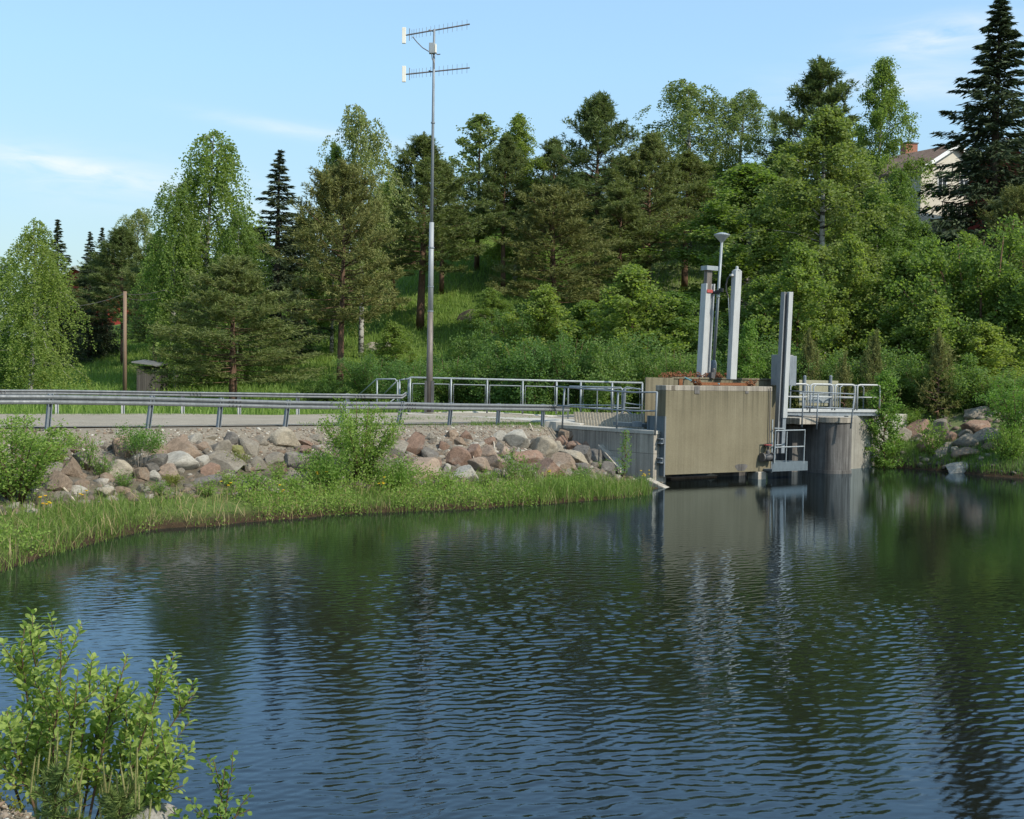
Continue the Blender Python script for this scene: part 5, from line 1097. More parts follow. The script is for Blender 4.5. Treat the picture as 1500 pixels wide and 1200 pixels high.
# px, depth, top row, width in photo pixels, kind, name, label
TREES = [
 (44, 49, 318, 120, 'weep0', 'birch_tree', 'light green weeping birch with a white trunk at the left edge behind the guardrail'),
 (-12, 51, 372, 110, 'weep1', 'birch_tree', 'pale birch cut off by the left edge of the picture'),
 (84, 76, 322, 66, 'spruce0', 'spruce_tree', 'slim dark spruce rising just right of the left-hand birch'),
 (131, 80, 340, 50, 'spruce1', 'spruce_tree', 'slim spruce with a pointed top, left twin beside the red cottage'),
 (147, 81, 334, 44, 'spruce2', 'spruce_tree', 'slim spruce whose tip stands close against its left twin'),
 (180, 76, 330, 110, 'pine0', 'pine_tree', 'dull olive pine behind the wooden power pole'),
 (196, 93, 303, 66, 'birchT', 'birch_tree', 'distant pale birch top peeping over the pines above the power pole'),
 (228, 72, 345, 100, 'pine2', 'pine_tree', 'dark pine between the power pole and the big weeping birch'),
 (298, 63, 186, 150, 'weep2', 'birch_tree', 'big weeping birch with a tall broken crown, highest tree left of the mast'),
 (258, 62, 268, 92, 'weep1', 'birch_tree', 'lower left-hand weeping birch leaning against the big one'),
 (345, 62, 300, 90, 'weep0', 'birch_tree', 'light green birch filling the right foot of the big weeping birch'),
 (405, 69, 220, 108, 'spruce0', 'spruce_tree', 'dark ragged spruce with a sharp tip between the big birch and the pines'),
 (342, 53, 372, 200, 'pineLow', 'pine_tree', 'broad brownish young pine with low branches to the right of the shed'),
 (240, 66, 420, 110, 'pine1', 'pine_tree', 'dark pine crown directly above the grey shed'),
 (498, 61, 232, 160, 'pineY', 'pine_tree', 'wide olive pine with a straight dark trunk left of the mast'),
 (528, 68, 150, 92, 'birchT', 'birch_tree', 'tall slender birch whose feathery top rises above the pine left of the mast'),
 (485, 70, 205, 70, 'birch1', 'birch_tree', 'narrow birch crown just left of the feathery birch top'),
 (614, 73, 193, 150, 'pine2', 'pine_tree', 'bushy pine directly behind the antenna mast'),
 (575, 78, 300, 90, 'pine0', 'pine_tree', 'lower pine between the feathery birch and the pine behind the mast'),
 (645, 80, 232, 96, 'pine0', 'pine_tree', 'pine standing just right of the antenna mast'),
 (696, 84, 166, 84, 'aspen', 'aspen_tree', 'sparse aspen with sky showing between its leaves right of the mast'),
 (752, 82, 163, 92, 'birch2', 'birch_tree', 'bright-topped birch next to the sparse aspen'),
 (735, 80, 196, 100, 'pine0', 'pine_tree', 'pine in front of the bright-topped birch next to the aspen'),
 (806, 82, 200, 92, 'pine2', 'pine_tree', 'thin-topped pine left of the tall dark pine'),
 (872, 77, 132, 128, 'pine1', 'pine_tree', 'tall dark pine with a spiky crown in the middle of the wood'),
 (812, 68, 268, 160, 'pineY', 'pine_tree', 'yellowish spreading pine standing low in front of the tall dark pine'),
 (948, 75, 192, 130, 'pine0', 'pine_tree', 'brownish pine to the left of the lamp post'),
 (905, 72, 262, 120, 'pine2', 'pine_tree', 'dark lower pine in the gap between the tall pine and the brownish pine'),
 (1004, 87, 112, 125, 'birchT', 'birch_tree', 'airy round-topped birch on the crest behind the lamp post'),
 (1072, 88, 128, 96, 'birchT', 'birch_tree', 'airy birch with a slim top right of the round-topped birch'),
 (1000, 80, 220, 130, 'pine1', 'pine_tree', 'dark pine below the airy round-topped birch'),
 (1086, 70, 232, 180, 'birchD', 'birch_tree', 'deep green full birch behind the white hoist post'),
 (1192, 82, 82, 150, 'pine2', 'pine_tree', 'highest dark pine with upturned shoots behind the yellowish birch'),
 (1202, 62, 150, 165, 'birchY', 'birch_tree', 'large yellowish birch with a pale visible trunk right of the channel post'),
 (1275, 76, 80, 97, 'birchF', 'birch_tree', 'tall fresh green birch left of the brick chimney'),
 (1284, 66, 262, 100, 'birchD', 'birch_tree', 'dense lower birch in front of the tall one by the chimney'),
 (1447, 76, -8, 210, 'bigspruce', 'spruce_tree', 'huge dark spruce towering at the right edge before the houses'),
 (1515, 80, 180, 130, 'spruce1', 'spruce_tree', 'dark spruce cut off by the right edge of the picture'),
 (1495, 66, 265, 130, 'pineY', 'pine_tree', 'brownish pine boughs low at the right edge beside the huge spruce'),
 (1438, 56, 312, 215, 'maple', 'maple_tree', 'bushy bright green maple below the huge spruce'),
 (1515, 58, 330, 130, 'maple', 'maple_tree', 'bushy green tree cut off by the right edge below the spruce'),
 (1318, 57, 365, 130, 'alder', 'alder_tree', 'tall green alder left of the bushy maple'),
 (1240, 58, 340, 100, 'alder', 'alder_tree', 'fresh green alder between the yellowish birch trunk and the tall alder'),
 (1165, 56, 352, 120, 'alder', 'alder_tree', 'pale-topped alder behind the right hoist post'),
 (1120, 58, 400, 110, 'alderD', 'alder_tree', 'dark alder filling the gap behind the white hoist post'),
 (925, 57, 385, 130, 'alder', 'alder_tree', 'dome-shaped pale green alder rising behind the rear wall left of the lamp'),
 (800, 58, 415, 110, 'alder', 'alder_tree', 'pale green alder above the deck railing'),
 (860, 60, 438, 100, 'alder', 'alder_tree', 'lower alder between the two pale alders behind the deck'),
 (990, 58, 425, 100, 'alderD', 'alder_tree', 'dark alder behind the capped hoist post'),
 (1370, 53, 430, 110, 'alder', 'alder_tree', 'slim alder above the right bank boulders'),
 (1440, 52, 470, 110, 'alder', 'alder_tree', 'alder with thin visible stems over the right bank'),
 (1405, 60, 338, 110, 'birch1', 'birch_tree', 'green birch squeezed between the bushy maple and the tall alder'),
 (1478, 54, 395, 100, 'alder', 'alder_tree', 'pale slim alder at the right edge over the willow'),
 (575, 60, 470, 70, 'alder', 'alder_tree', 'small slender alder on the slope left of the mast'),
 (715, 64, 420, 80, 'birch2', 'birch_tree', 'small birch on the slope below the sparse aspen'),
 (60, 85, 400, 90, 'pine2', 'pine_tree', 'dark pine seen through the left-hand birch'),
 (155, 88, 372, 110, 'pine1', 'pine_tree', 'dark background pine between the spruces and the power pole'),
 (370, 78, 330, 110, 'pine1', 'pine_tree', 'dark background pine between the big birch and the ragged spruce'),
 (440, 76, 318, 80, 'pine0', 'pine_tree', 'dark background pine right of the ragged spruce'),
 (1312, 68, 238, 74, 'birchD', 'birch_tree', 'narrow deep green birch covering the left side of the white house'),
 (1330, 80, 330, 100, 'birchD', 'birch_tree', 'deep green birch hiding the foot of the white house'),
 (560, 90, 262, 80, 'birchD', 'birch_tree', 'deep green birch in the gap left of the pine behind the mast'),
 (660, 92, 300, 90, 'birch2', 'birch_tree', 'small green birch low on the crest right of the mast'),
 (780, 92, 262, 90, 'pine2', 'pine_tree', 'dark crest pine between the aspen group and the tall dark pine'),
 (845, 90, 250, 90, 'pine0', 'pine_tree', 'dark crest pine filling the left foot of the tall dark pine'),
 (915, 92, 225, 90, 'birchD', 'birch_tree', 'deep green crest birch left of the brownish pine'),
 (1040, 92, 232, 110, 'birchD', 'birch_tree', 'deep green crest birch beneath the two airy birches'),
 (1150, 74, 250, 100, 'pine1', 'pine_tree', 'dark pine left of the yellowish birch'),
 (1250, 72, 235, 100, 'pine0', 'pine_tree', 'dark pine between the yellowish birch and the tall green one'),
 (100, 92, 425, 80, 'spruce2', 'spruce_tree', 'dark spruce low in front of the red cottage'),
 (275, 80, 330, 100, 'pine2', 'pine_tree', 'dark pine behind the big weeping birch'),
 (1135, 84, 200, 90, 'birch1', 'birch_tree', 'thin green birch between the airy birch and the highest pine'),
]
SHRUBS = [
 (600, 50, 522, 90, 'shrub0', 'green shrub behind the stair end of the deck railing'), (665, 52, 512, 100, 'shrub1', 'rounded shrub just right of the mast behind the railing'),
 (722, 51, 494, 100, 'shrub2', 'taller shrub behind the second railing frame'), (775, 50, 488, 100, 'shrub0', 'shrub behind the fourth railing frame'),
 (832, 51, 478, 105, 'shrub1', 'shrub behind the gap left of the plank stack'), (885, 50, 492, 95, 'shrub2', 'shrub behind the planks and hoop railing'),
 (930, 52, 480, 100, 'shrub0', 'shrub behind the left end of the rear concrete wall'), (990, 50, 500, 90, 'shrub1', 'shrub behind the chains on the rear wall'),
 (1062, 51, 490, 90, 'shrub2', 'dark shrub between the lamp and the white hoist post'), (1125, 51, 488, 100, 'shrub0', 'shrub behind the channel hoist post'),
 (1180, 50.5, 505, 90, 'shrub1', 'shrub behind the electrical cabinet'), (1240, 50.5, 510, 100, 'shrub2', 'shrub behind the information board'),
 (1300, 51, 500, 100, 'shrub0', 'dark shrub behind the end of the footbridge'), (1352, 50.5, 520, 90, 'shrub1', 'dark shrub above the reddish right-bank boulders'),
 (1405, 50, 515, 100, 'shrub2', 'dark shrub in the shade over the right bank'), (1465, 49, 535, 110, 'shrub0', 'dark shrub above the light waterline stone'),
 (545, 54, 512, 90, 'shrub1', 'low shrub at the foot of the hillside left of the stair railing'), (475, 55, 545, 70, 'shrub2', 'low shrub below the wide olive pine'),
 (700, 60, 466, 80, 'shrub2', 'shrub on the hillside above the railing right of the mast'), (760, 62, 440, 90, 'shrub1', 'shrub on the hillside under the yellowish pine'),
 (1040, 58, 452, 90, 'shrub0', 'shrub seen between the hoist posts high behind the lamp'),
 (1498, 44.5, 545, 110, 'willow1', 'light green willow at the right edge overhanging the water'),
]
R3 = random.Random(21); WF = {'pineL': 1.15, 'pine': 1.12, 'spru': 1.2, 'bigs': 1.12, 'weep': 1.15, 'birc': 1.25, 'aspe': 1.25}
for px, d, ty, w, k, nm, lab in TREES:
    variant(k, *K[k]); x = P(px, 545, d).x; z = hz(x, d) - .08; s = d/FOC
    plant(nm, lab, nm.replace('_', ' '), k, (x, d, z), w*s*WF.get(k[:5], WF.get(k[:4], 1.18)), P(px, ty, d).z - z, R3.uniform(0, 6.28), 'trees of the wood')
for px, d, ty, w, k, lab in SHRUBS:
    variant(k, *K[k]); x = P(px, 545, d).x; z = hz(x, d) - .05; s = d/FOC
    plant('shrub', lab, 'shrub', k, (x, d, z), w*s, P(px, ty, d).z - z, R3.uniform(0, 6.28), 'shrubs behind the dam', ('stems', 'foliage'))
# saplings and single bushes: px, base row, top row, width, kind, name, label
SMALL = [
 (1098, None, 466, 46, 'sapling', 'birch_sapling', 'bright green birch sapling between the white and the channel hoist posts', 49.5),
 (1299, None, 540, 56, 'sapling', 'birch_sapling', 'bright slender birch sapling at the end of the footbridge railing', 46.3),
 (1185, None, 480, 44, 'youngpine', 'young_pine', 'young pine with upright shoots behind the electrical cabinet', 49.5),
 (1282, None, 482, 52, 'youngpine', 'young_pine', 'young pine with upright shoots behind the footbridge hoops', 49),
 (1238, None, 515, 40, 'youngpine', 'young_pine', 'small young pine just right of the information board', 48.8),
 (1375, None, 480, 56, 'youngpine', 'young_pine', 'young pine in the shade above the right bank boulders', 49),
 (22, 735, 600, 150, 'willow0', 'willow_bush', 'large leafy willow bush at the left edge of the embankment', 0),
 (530, 705, 575, 108, 'willow1', 'willow_bush', 'tall leafy willow bush half way along the embankment boulders', 0),
 (478, 712, 640, 80, 'lowbush', 'low_bush', 'low leafy bush left of the tall embankment willow', 0),
 (578, 715, 655, 70, 'lowbush', 'low_bush', 'low leafy bush right of the tall embankment willow', 0),
 (206, 690, 616, 66, 'topsap', 'birch_sapling', 'young birch with a bare pale stem among the left boulders', 0),
 (917, None, 627, 30, 'thin', 'birch_sapling', 'thin birch sapling in front of the wing wall', 36.6),
 (128, 690, 632, 36, 'weed', 'leafy_plant', 'leafy plant between the boulders left of the young birch', 0),
 (150, 700, 664, 34, 'weed', 'leafy_plant', 'leafy plant low beside the grey angular boulder left of the young birch', 0),
 (345, 688, 656, 40, 'moss', 'green_cushion', 'yellow green cushion plant between grey boulders under the third guardrail post', 0),
 (84, 678, 660, 30, 'moss', 'green_cushion', 'yellow green cushion plant between boulders near the left willow', 0),
 (252, 712, 690, 30, 'moss', 'green_cushion', 'yellow green cushion plant below the long light grey boulder', 0),
 (405, 705, 672, 30, 'weed', 'leafy_plant', 'leafy plant below the fourth guardrail post', 0),
 (462, 690, 655, 34, 'weed', 'leafy_plant', 'leafy plant just left of the low bush on the embankment', 0),
 (335, 712, 688, 40, 'weed', 'leafy_plant', 'leafy plant below the angular grey slab in the boulders', 0),
 (750, 705, 655, 34, 'weed', 'leafy_plant', 'leafy plant in the reddish boulders right of the pink block', 0),
 (885, 690, 672, 30, 'weed', 'leafy_plant', 'leafy plant between the dark boulders by the wing wall', 0),
 (182, 716, 688, 34, 'weed', 'leafy_plant', 'leafy plant under the bare stem of the young birch', 0),
 (232, 726, 702, 36, 'weed', 'leafy_plant', 'leafy plant low in the grass right of the young birch', 0),
 (302, 728, 700, 40, 'weed', 'leafy_plant', 'leafy plant below the dark flat boulder of the left embankment', 0),
 (372, 718, 690, 40, 'weed', 'leafy_plant', 'leafy plant between third and fourth guardrail posts near the grass', 0),
 (432, 722, 694, 40, 'weed', 'leafy_plant', 'leafy plant below the big grey angular boulder', 0),
 (505, 660, 622, 50, 'weed', 'leafy_plant', 'leafy plant on the gravel above the tall embankment willow', 0),
 (655, 715, 685, 36, 'weed', 'leafy_plant', 'leafy plant between the big pink boulder and the white one', 0),
 (715, 712, 684, 34, 'weed', 'leafy_plant', 'leafy plant below the pink block', 0),
 (775, 704, 672, 36, 'weed', 'leafy_plant', 'leafy plant left of the flat reddish boulder', 0),
 (852, 706, 680, 34, 'weed', 'leafy_plant', 'leafy plant below the tan angular boulder near the wing wall', 0),
 (104, 656, 632, 24, 'weed', 'leafy_plant', 'small leafy plant high on the gravel near the left willow', 0),
 (60, 668, 628, 70, 'lowbush', 'low_bush', 'low leafy bush right behind the left willow', 0),
 (1366, 668, 610, 44, 'weed', 'leafy_plant', 'leafy plant growing between the right bank boulders', 0),
 (1330, 626, 585, 50, 'lowbush', 'low_bush', 'low shaded bush above the boulders of the right bank', 0),
 (1304, 668, 632, 36, 'lowbush', 'low_bush', 'low bush at the foot of the abutment wall', 0),
 (1480, 672, 600, 60, 'lowbush', 'low_bush', 'low bush at the right edge over the shore', 0),
]
for px, by, ty, w, k, nm, lab, d in SMALL:
    variant(k, *K[k])
    if by is None: x = P(px, 545, d).x; g = Vector((x, d, hz(x, d)-.03))
    else: g = T(px, by, 14, 60)
    s = g.y/FOC; plant(nm, lab, nm.split('_')[-1] if nm not in ('green_cushion',) else 'plant', k, tuple(g), w*s, P(px, ty, g.y).z - g.z, R3.uniform(0, 6.28), 'young plants on the banks', ('stems', 'foliage'))

# ---------------------------------------------------------------- grass
def blades(pts, hgt, wid, r, lean=.35, k=1):
    n = len(pts); a = r.uniform(0, 6.28, n); d = np.stack([np.cos(a), np.sin(a), 0*a], -1); h = (hgt*r.uniform(.5, 1.15, n))[:, None]
    l = nrm(np.stack([r.normal(size=n), r.normal(size=n), 0*a], -1))*(lean*np.abs(r.normal(size=n)))[:, None]*h
    w = d*(np.broadcast_to(wid, (n,)))[:, None]; up = np.array([0, 0, 1.])[None]
    p0, p1 = pts-w, pts+w; m = pts + l*.35 + up*h*.6; tip = pts + l + up*h*.97
    return np.stack([p0, p1, m + w*.7, m - w*.7, m - w*.7, m + w*.7, tip, tip], 1).reshape(-1, 4, 3)
def blade_mesh(name, pts, hgt, wid, r, mat, lean=.35):
    q = blades(pts, hgt, wid, r, lean); n = len(pts); q = q.reshape(n, 8, 3)
    w = (q[:, 1]-q[:, 0])*.12
    V = np.stack([q[:, 0], q[:, 1], q[:, 2], q[:, 3], q[:, 6]+w, q[:, 6]-w], 1)
    L = (np.arange(n)*6)[:, None] + np.array([0, 1, 2, 3, 3, 2, 4, 5])[None]
    return np_mesh(name, V.reshape(-1, 3), 4, mat, L.ravel())
r = np.random.RandomState(31)
p_, t_ = bank_points(32000, -.02, .37, 32, (-20, 4.0), -.16)
dd_ = shore(p_[:, 0], p_[:, 1]); keep = (r.rand(len(p_)) < np.interp(t_, [0, .05, .22, .37], [.75, 1, .75, .06])) & (wob(p_[:, 0]*1.7, p_[:, 1]*1.7) > -1.1); p_, t_ = p_[keep], t_[keep]
hh = np.interp(t_, [0, .1, .3, .44], [.36, .36, .30, .2])*(1 + .5*wob(p_[:, 0]*1.3, p_[:, 1]*1.1) + .35*wob(p_[:, 0]*3.7, p_[:, 1]*3.1))
tag(link('bank_grass', blade_mesh('bank_grass', p_ - np.array([0,0,.03]), np.clip(hh, .09, .8), .007, r, M['grass'], .5)), 'long green grass along the water below the boulders', 'grass', kind='stuff')
p_, t_ = bank_points(4200, -.02, .3, 33, (-20, 4.0), -.12)
tag(link('dry_stalks', blade_mesh('dry_stalks', p_, .36, .006, r, M['dry_grass'], .9)), 'straw-coloured dead stalks along the water edge', 'dry grass', kind='stuff')
p_, t_ = bank_points(17000, -.04, .50, 34, (-20, 4.0), -.1)
k = wob(p_[:, 0]*1.1+4, p_[:, 1]*1.3) > -.35 + 1.3*sstep(t_, .22, .5); p_ = p_[k]; n = len(p_); C = np.repeat(p_, 5, 0) + r.normal(size=(n*5, 3))*np.array([.1,.1,.06]) + np.stack([0*r.rand(n*5), 0*r.rand(n*5), .03 + .40*r.rand(n*5)**1.3], -1)
tag(link('bank_herbs', np_mesh('bank_herbs', cards(C, r.normal(size=(n*5,3))+np.array([0,0,.3]), .032*r.uniform(.7,1.3,n*5), .018, r).reshape(-1,3), 4, M['lf_bright'])), 'leafy herbs and ground cover mixed into the bank grass', 'herbs', kind='stuff')
# right bank
X = r.uniform(9, 24, 60000); Y = r.uniform(42, 52, 60000); d = shore(X, Y); k = (d > 0) & (d < 1.5) & (r.rand(len(X)) < .8) & ~((X < 13.6) & (Y > 45.4)); X, Y = X[k][:14000], Y[k][:14000]
tag(link('right_bank_grass', blade_mesh('right_bank_grass', np.stack([X, Y, height(X, Y)-.02], -1), .34, .009, r, M['grass'])), 'green grass along the water on the right bank', 'grass', kind='stuff')
# hillside and verge
def az_pts(n, d0, d1, seed, p0=-30, p1=1530, pw=.7):
    r_ = np.random.RandomState(seed); d = d0 + (d1-d0)*r_.rand(n)**pw; px = r_.uniform(p0, p1, n); X = (px-750)/FOC*d; return np.stack([X, d, height(X, d)], -1)
q = az_pts(110000, 42, 92, 41); yf_ = np.interp(q[:, 0], FAR_X, FAR_Y); q = q[(q[:, 1] > yf_+.7) & (q[:, 2] > 1.2) & ~((q[:, 0] > 3.) & (q[:, 1] < 49))]
r = np.random.RandomState(42)
tag(link('hillside_grass', blade_mesh('hillside_grass', q, .30 + .12*r.rand(len(q)), .022, r, M['hill_grass'], .6)), 'sunlit meadow grass on the slope under the trees', 'grass', kind='stuff')
# tufts along the road and deck
X = []; 
for px0, px1, py0, py1, n in ((20, 560, 607, 609.5, 260), (560, 800, 612, 617, 150), (690, 812, 620, 623.5, 220), (440, 800, 622, 626, 120)):
    for i in range(n): X.append(T(rnd.uniform(px0, px1), rnd.uniform(py0, py1), 25, 50))
X = np.array([v[:] for v in X]); X = np.repeat(X, 4, 0) + r.normal(size=(len(X)*4, 3))*np.array([.07,.07,0]); X[:, 2] = height(X[:, 0], X[:, 1])
tag(link('road_grass', blade_mesh('road_grass', X, .10, .007, r, M['grass'], .8)), 'short sparse grass along the road edges and deck joints', 'grass', kind='stuff')
# dandelions
YF = [(60, 757, 5), (125, 747, 3), (333, 729, 3), (560, 722, 5), (472, 712, 3), (945, 706, 7), (75, 766, 2), (1272, 663, 7), (418, 733, 3), (800, 703, 4)]
for i, (px, py, n) in enumerate(YF):
    g = T(px, py+6, 14, 60); root = thing('yellow_flowers', '', 'flowers', tuple(g), 'yellow flower clumps on the banks'); mb = MB(); sb = MB()
    for k in range(n):
        o0 = Vector((rnd.uniform(-.14,.14), rnd.uniform(-.1,.1), 0)); h = rnd.uniform(.28, .46); c = g + o0 + ZV*h
        mb.lathe(c, [(.005,0),(.034,.012),(.03,.022),(.004,.026)], 7); sb.tube([g+o0, c], .005, 4)
    sb.build('stalks', M['grass'], root); mb.build('petals', M['yellow'], root)
    root['label'] = ['two-step clump of yellow flowers in the grass at the far left', 'yellow flowers in the grass below the left willow bush', 'yellow flowers below the third guardrail post', 'yellow flowers at the foot of the tall embankment willow', 'yellow flowers left of the tall embankment willow', 'yellow flowers at the foot of the fallen concrete slab', 'lowest yellow flowers at the far left above the water', 'yellow flowers at the foot of the abutment wall on the right bank', 'yellow flowers low below the fourth guardrail post', 'yellow flowers in front of the flat reddish boulder'][i]
root = None
# driftwood strewn on the shoulder
for i, (x0, y0, x1, y1, lab) in enumerate(((752, 636, 772, 642, 'dry curved branch lying on the gravel above the light grey angular boulder'), (774, 626, 781, 634, 'short pale stick standing in the gravel near the last guardrail post'), (720, 640, 727, 674, 'thin pale dead stem leaning over the reddish boulders'), (86, 722, 110, 738, 'dead grey branch lying over the left boulders above the grass'), (690, 656, 694, 676, 'thin dead stalk in front of the pink block'))):
    a, b = T(x0, y0, 14, 50), T(x1, y1, 14, 50); m = a.lerp(b, .5) + ZV*.14
    o = MB().tube([a + ZV*.04, a.lerp(m, .6) + ZV*.08, m, b + ZV*.05], [.02, .022, .018, .01], 6).build('dead_branch', M['dry_wood']); tag(o, lab, 'branch')

# boulders on the hillside
for px, py, w, lab in ((545, 513, 26, 'pale field stone on the hillside beside the birch foot'), (567, 510, 18, 'smaller pale field stone on the hillside right of its neighbour'), (690, 470, 40, 'dark mossy rock on the hillside right of the mast')):
    g = T(px, py, 46, 100); s = g.y/FOC; o = bpy.data.objects.new('field_stone', RO[2]); COL.objects.link(o); o.scale = (w*s*.55, w*s*.5, w*s*.36); o.location = g + ZV*.1; o.color = (.3,.27,.22,1) if w < 30 else (.12,.10,.07,1); tag(o, lab, 'boulder')

# ---------------------------------------------------------------- foreground: willow bush, pine seedling, birch sapling, stone
M['needle_fresh'] = leaf_mat('fresh needle', (.10,.15,.04), (.19,.25,.08), (1.3,1.4,.8), .3)
M['candle'] = leaf_mat('pale candle', (.20,.20,.075), (.30,.29,.12), (1.2,1.2,.9), .2)
class Leafy:
    def __init__(s, seed): s.r = np.random.RandomState(seed); s.V = []; s.st = MB()
    def leaf(s, p, d, L, Wd):
        r = s.r; d = nrm(d); up = nrm(np.array([0,0,1.]) + r.normal(size=3)*.45); x = np.cross(d, up); x = nrm(x); nn_ = np.cross(x, d)
        fold = r.uniform(.1, .4)*Wd; cv = r.uniform(-.05, .18)*L
        pt = lambda a, b: p + d*(L*a) + x*(Wd*b) + nn_*(abs(b)*fold - cv*a*a)
        for sg_ in (1, -1):
            s.V += [[pt(0,0), pt(.28,.36*sg_), pt(.55,.50*sg_), pt(.55,0)], [pt(.55,0), pt(.55,.50*sg_), pt(.84,.34*sg_), pt(1,0)]]
    def stem(s, pts, r0, r1, L, Wd, f0, dens, side=0., spread=.9, twig=0):
        pts = [np.array(p[:]) for p in pts]
        seg = np.array([np.linalg.norm(b-a) for a, b in zip(pts, pts[1:])]); cum = np.concatenate([[0], np.cumsum(seg)]); tot = cum[-1]
        at_ = lambda u: np.array([np.interp(u*tot, cum, [p[i] for p in pts]) for i in range(3)])
        N = 9; s.st.tube([at_(u) for u in np.linspace(0, 1, N)], [r0+(r1-r0)*u for u in np.linspace(0, 1, N)], 6)
        n = int(tot*(1-f0)*dens); az = s.r.uniform(0, 6)
        for i in range(n):
            u = f0 + (1-f0)*(i+s.r.rand())/n; p = at_(u); ax = nrm(at_(min(1, u+.03)) - at_(max(0, u-.03)) + 1e-6); az += 2.4
            h = nrm(np.cross(ax, [.3,.2,1])); g_ = np.cross(ax, h); o_ = h*math.cos(az)+g_*math.sin(az)
            k = s.r.uniform(.7, 1.1)*(1 - .35*max(0, u-.85)/.15)
            s.leaf(p + o_*.004, o_*spread + ax*s.r.uniform(.25, 1.0) + np.array([0,0,.1]), L*k, Wd*k)
        if twig:
            for i in range(twig):
                u = s.r.uniform(max(f0*.9, .12), .9); p = at_(u); ax = nrm(at_(min(1, u+.05)) - at_(max(0, u-.05)))
                d = nrm(ax*.9 + s.r.normal(size=3)*.55); l = s.r.uniform(.10, .24); s.stem([p, p+d*l*.5, p+d*l+np.array([0,0,.03])], r1*1.2, r1*.6, L*.92, Wd*.92, .1, dens*1.15, spread=spread)
    def mesh(s, mat): return np_mesh('foliage', np.array(s.V).reshape(-1, 3), 4, mat)
BD = 5.9
def F(px, py, dd=0.): return P(px, py, BD+dd)
stems = [
 ([(70,1160),(57,1087),(42,1031),(31,944),(36,905)], .05), ([(90,1160),(67,1060),(50,950),(44,902)], .25), ([(80,1160),(77,1087),(88,1003),(90,912)], -.1),
 ([(100,1165),(120,1076),(132,990),(128,960)], .2), ([(120,1165),(154,1070),(179,975),(187,945)], 0.), ([(140,1171),(204,1090),(232,1000),(238,968)], -.15),
 ([(150,1168),(224,1098),(260,1042),(286,1005)], .1), ([(60,1165),(28,1082),(-5,1050),(-40,1040)], .0), ([(40,1160),(5,1100),(-30,1075),(-60,1060)], .25),
 ([(110,1165),(140,1080),(150,1020),(156,975)], .35), ([(130,1168),(185,1100),(205,1040),(212,1010)], .3), ([(160,1172),(215,1150),(248,1120),(272,1090)], -.2),
 ([(165,1175),(215,1165),(245,1160),(268,1150)], -.3), ([(60,1160),(30,1110),(15,1060),(10,1035)], -.2), ([(95,1165),(100,1100),(108,1040),(112,1000)], -.3),
 ([(140,1168),(180,1130),(225,1110),(252,1085)], .25), ([(80,1165),(60,1120),(62,1070),(66,1020)], .4), ([(120,1165),(165,1120),(190,1070),(170,1010)], .45)]
g0 = F(110, 1165); g0.z = hz(g0.x, g0.y)
wb = thing('willow_bush', 'leafy grey-green willow bush in the near left corner in front of the water', 'bush', tuple(g0))
lf = Leafy(71)
for pts, dd in stems:
    q = [F(x, 1165-(1165-y)*.94, dd*(.4+.6*i/3)) for i, (x, y) in enumerate(pts)]; q[0].z = hz(q[0].x, q[0].y) - .02
    lf.stem(q, .008, .0022, .060, .029, .30, 84, twig=11)
def rel(me, root):
    v = np.empty(len(me.vertices)*3, np.float32); me.vertices.foreach_get('co', v); v = v.reshape(-1, 3) - np.array(root.location[:], np.float32); me.vertices.foreach_set('co', v.ravel()); me.update()
me = lf.mesh(M['lf_willow']); rel(me, wb); link('foliage', me, wb); lf.st.build('stems', M['bk_twig'], wb, smooth=True)
for base, tops, lab in (((322, 1215), [((325,1170),(318,1130),(312,1112)), ((332,1170),(340,1130),(341,1102)), ((318,1185),(326,1150),(330,1125)), ((345,1190),(362,1168),(369,1160)), ((300,1200),(290,1192),(284,1186)), ((330,1200),(345,1196),(366,1186))], 'young birch sapling with round pale leaves right of the near willow bush'),):
    g = P(base[0], base[1], 5.6); g.z = hz(g.x, g.y); root = thing('birch_sapling', lab, 'sapling', tuple(g)); lf = Leafy(72)
    for tp in tops: lf.stem([g] + [P(x, y, 5.6) for x, y in tp], .006, .002, .042, .038, .2, 60, twig=2)
    me = lf.mesh(M['lf_bright']); rel(me, root); link('foliage', me, root); lf.st.build('stems', M['bk_twig'], root)
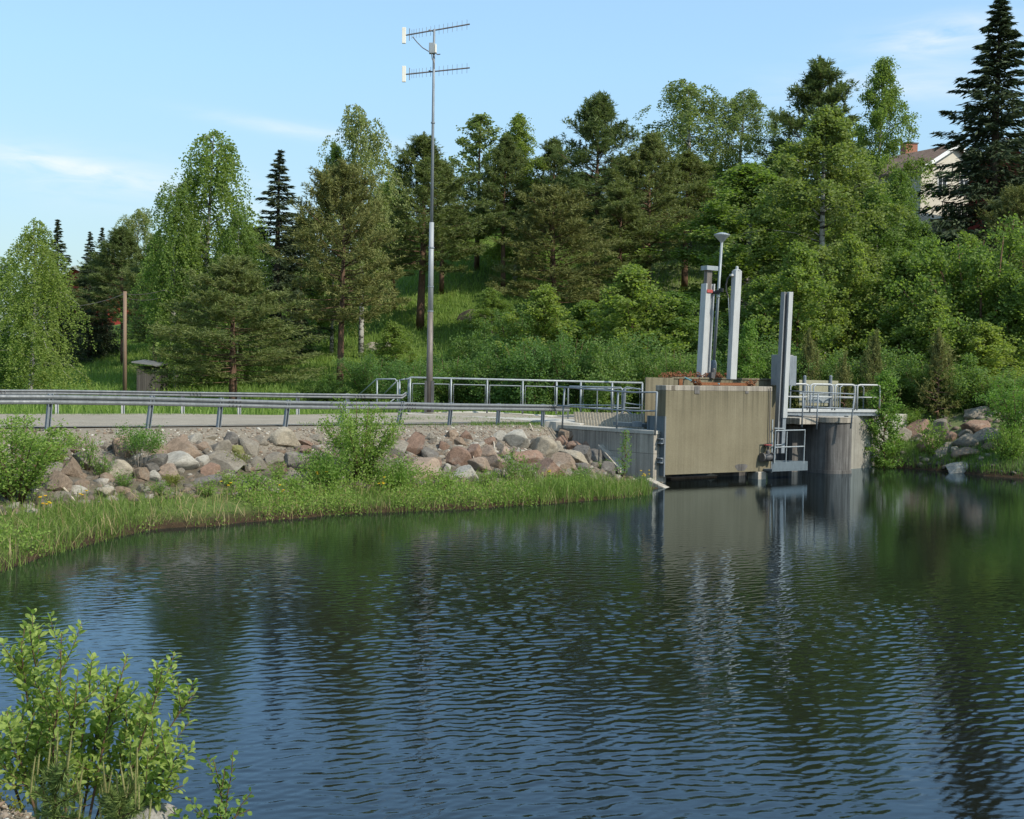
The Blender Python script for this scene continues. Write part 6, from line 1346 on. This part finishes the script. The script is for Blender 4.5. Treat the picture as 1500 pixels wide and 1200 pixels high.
# pine seedling with pale upright candles
def seedling(px, py, top, d, side, lab, seed):
    r = np.random.RandomState(seed); g = P(px, py, d); g.z = hz(g.x, g.y) if py < 1190 else g.z; root = thing('pine_seedling', lab, 'seedling', tuple(g), 'pine seedlings on the near bank')
    st = MB(); cn = MB(); V = []; s = d/FOC
    def br_(a, b, cand):
        st.tube([a, a.lerp(b, .5), b], [.006, .005, .004], 6); n = int((b-a).length*2400)
        u = r.rand(n); p = np.array(a[:])[None] + np.array((b-a)[:])[None]*u[:, None]; ax = np.array((b-a).normalized()[:])
        dn = nrm(r.normal(size=(n,3))*.7 + ax*.75); V.append(cards(p + dn*.022, dn, .026, .0019, r))
        for k in range(cand):
            c = b + Vector((r.normal()*.012, r.normal()*.012, 0)); e = c + Vector((r.normal()*.012, r.normal()*.01, r.uniform(.07, .13)*(1.25 if k == 0 else .8)))
            cn.tube([c, c.lerp(e, .5), e], [.0034, .0042, .002], 6)
            m = 70; u = r.rand(m); pp_ = np.array(c[:])[None] + np.array((e-c)[:])[None]*u[:, None]; dn = nrm(r.normal(size=(m,3))*.4 + np.array([0,0,1.])); V.append(cards(pp_ + dn*.007, dn, .009, .0011, r))
    t_ = P(px+side*2, top, d); br_(g, t_, 3)
    for k, (dx, dy, f) in enumerate(((-28, -20, .35), (34, -22, .3), (-16, -28, .55), (22, -40, .6), (-30, 5, .15), (44, 0, .12))):
        b0 = g.lerp(t_, f); br_(b0, b0 + Vector((dx*s, r.uniform(-.06,.06), -dy*s)), 2)
    st.build('stem', M['bk_pine'], root); cn.build('candles', M['candle'], root)
    me = np_mesh('needles', np.concatenate(V).reshape(-1, 3), 4, M['needle_fresh']); rel(me, root); link('needles', me, root)
seedling(80, 1205, 1128, 5.0, 1, 'pine seedling with pale upright candles at the foot of the near willow bush', 81)
seedling(170, 1215, 1168, 5.0, 4, 'smaller pine seedling with pale candles right of the first one', 82)
o = bpy.data.objects.new('boulder', RA[3]); COL.objects.link(o); g = P(226, 1192, 5.7); o.location = (g.x, g.y, g.z-.03); o.scale = (.135, .12, .075); o.rotation_euler = (.1, -.1, .3); o.color = (.40,.37,.33,1); tag(o, 'pale grey stone at the edge of the near bank below the willow bush', 'boulder')
o = bpy.data.objects.new('boulder', RO[1]); COL.objects.link(o); g = T(62, 1160, 4, 8); o.location = g; o.scale = (.13, .12, .05); o.color = (.33,.31,.27,1); tag(o, 'low pale stone in the gravel behind the pine seedling at the left', 'boulder')
# low herbs at the foot of the bush
r = np.random.RandomState(90); n = 1500; px = r.uniform(-20, 300, n); d = r.uniform(5.5, 6.4, n); X = (px-750)/FOC*d; pz = np.stack([X, d, height(X, d)], -1)
k = (wob(X*6, d*6) > .25); pz = np.repeat(pz[k], 3, 0); pz = pz + np.abs(r.normal(size=pz.shape))*np.array([.02,.02,.035])
tag(link('near_herbs', np_mesh('near_herbs', cards(pz, r.normal(size=pz.shape)+np.array([0,0,.4]), .012, .007, r).reshape(-1,3), 4, M['lf_moss'])), 'tiny yellowish herbs in the gravel under the near willow bush', 'herbs', kind='stuff')
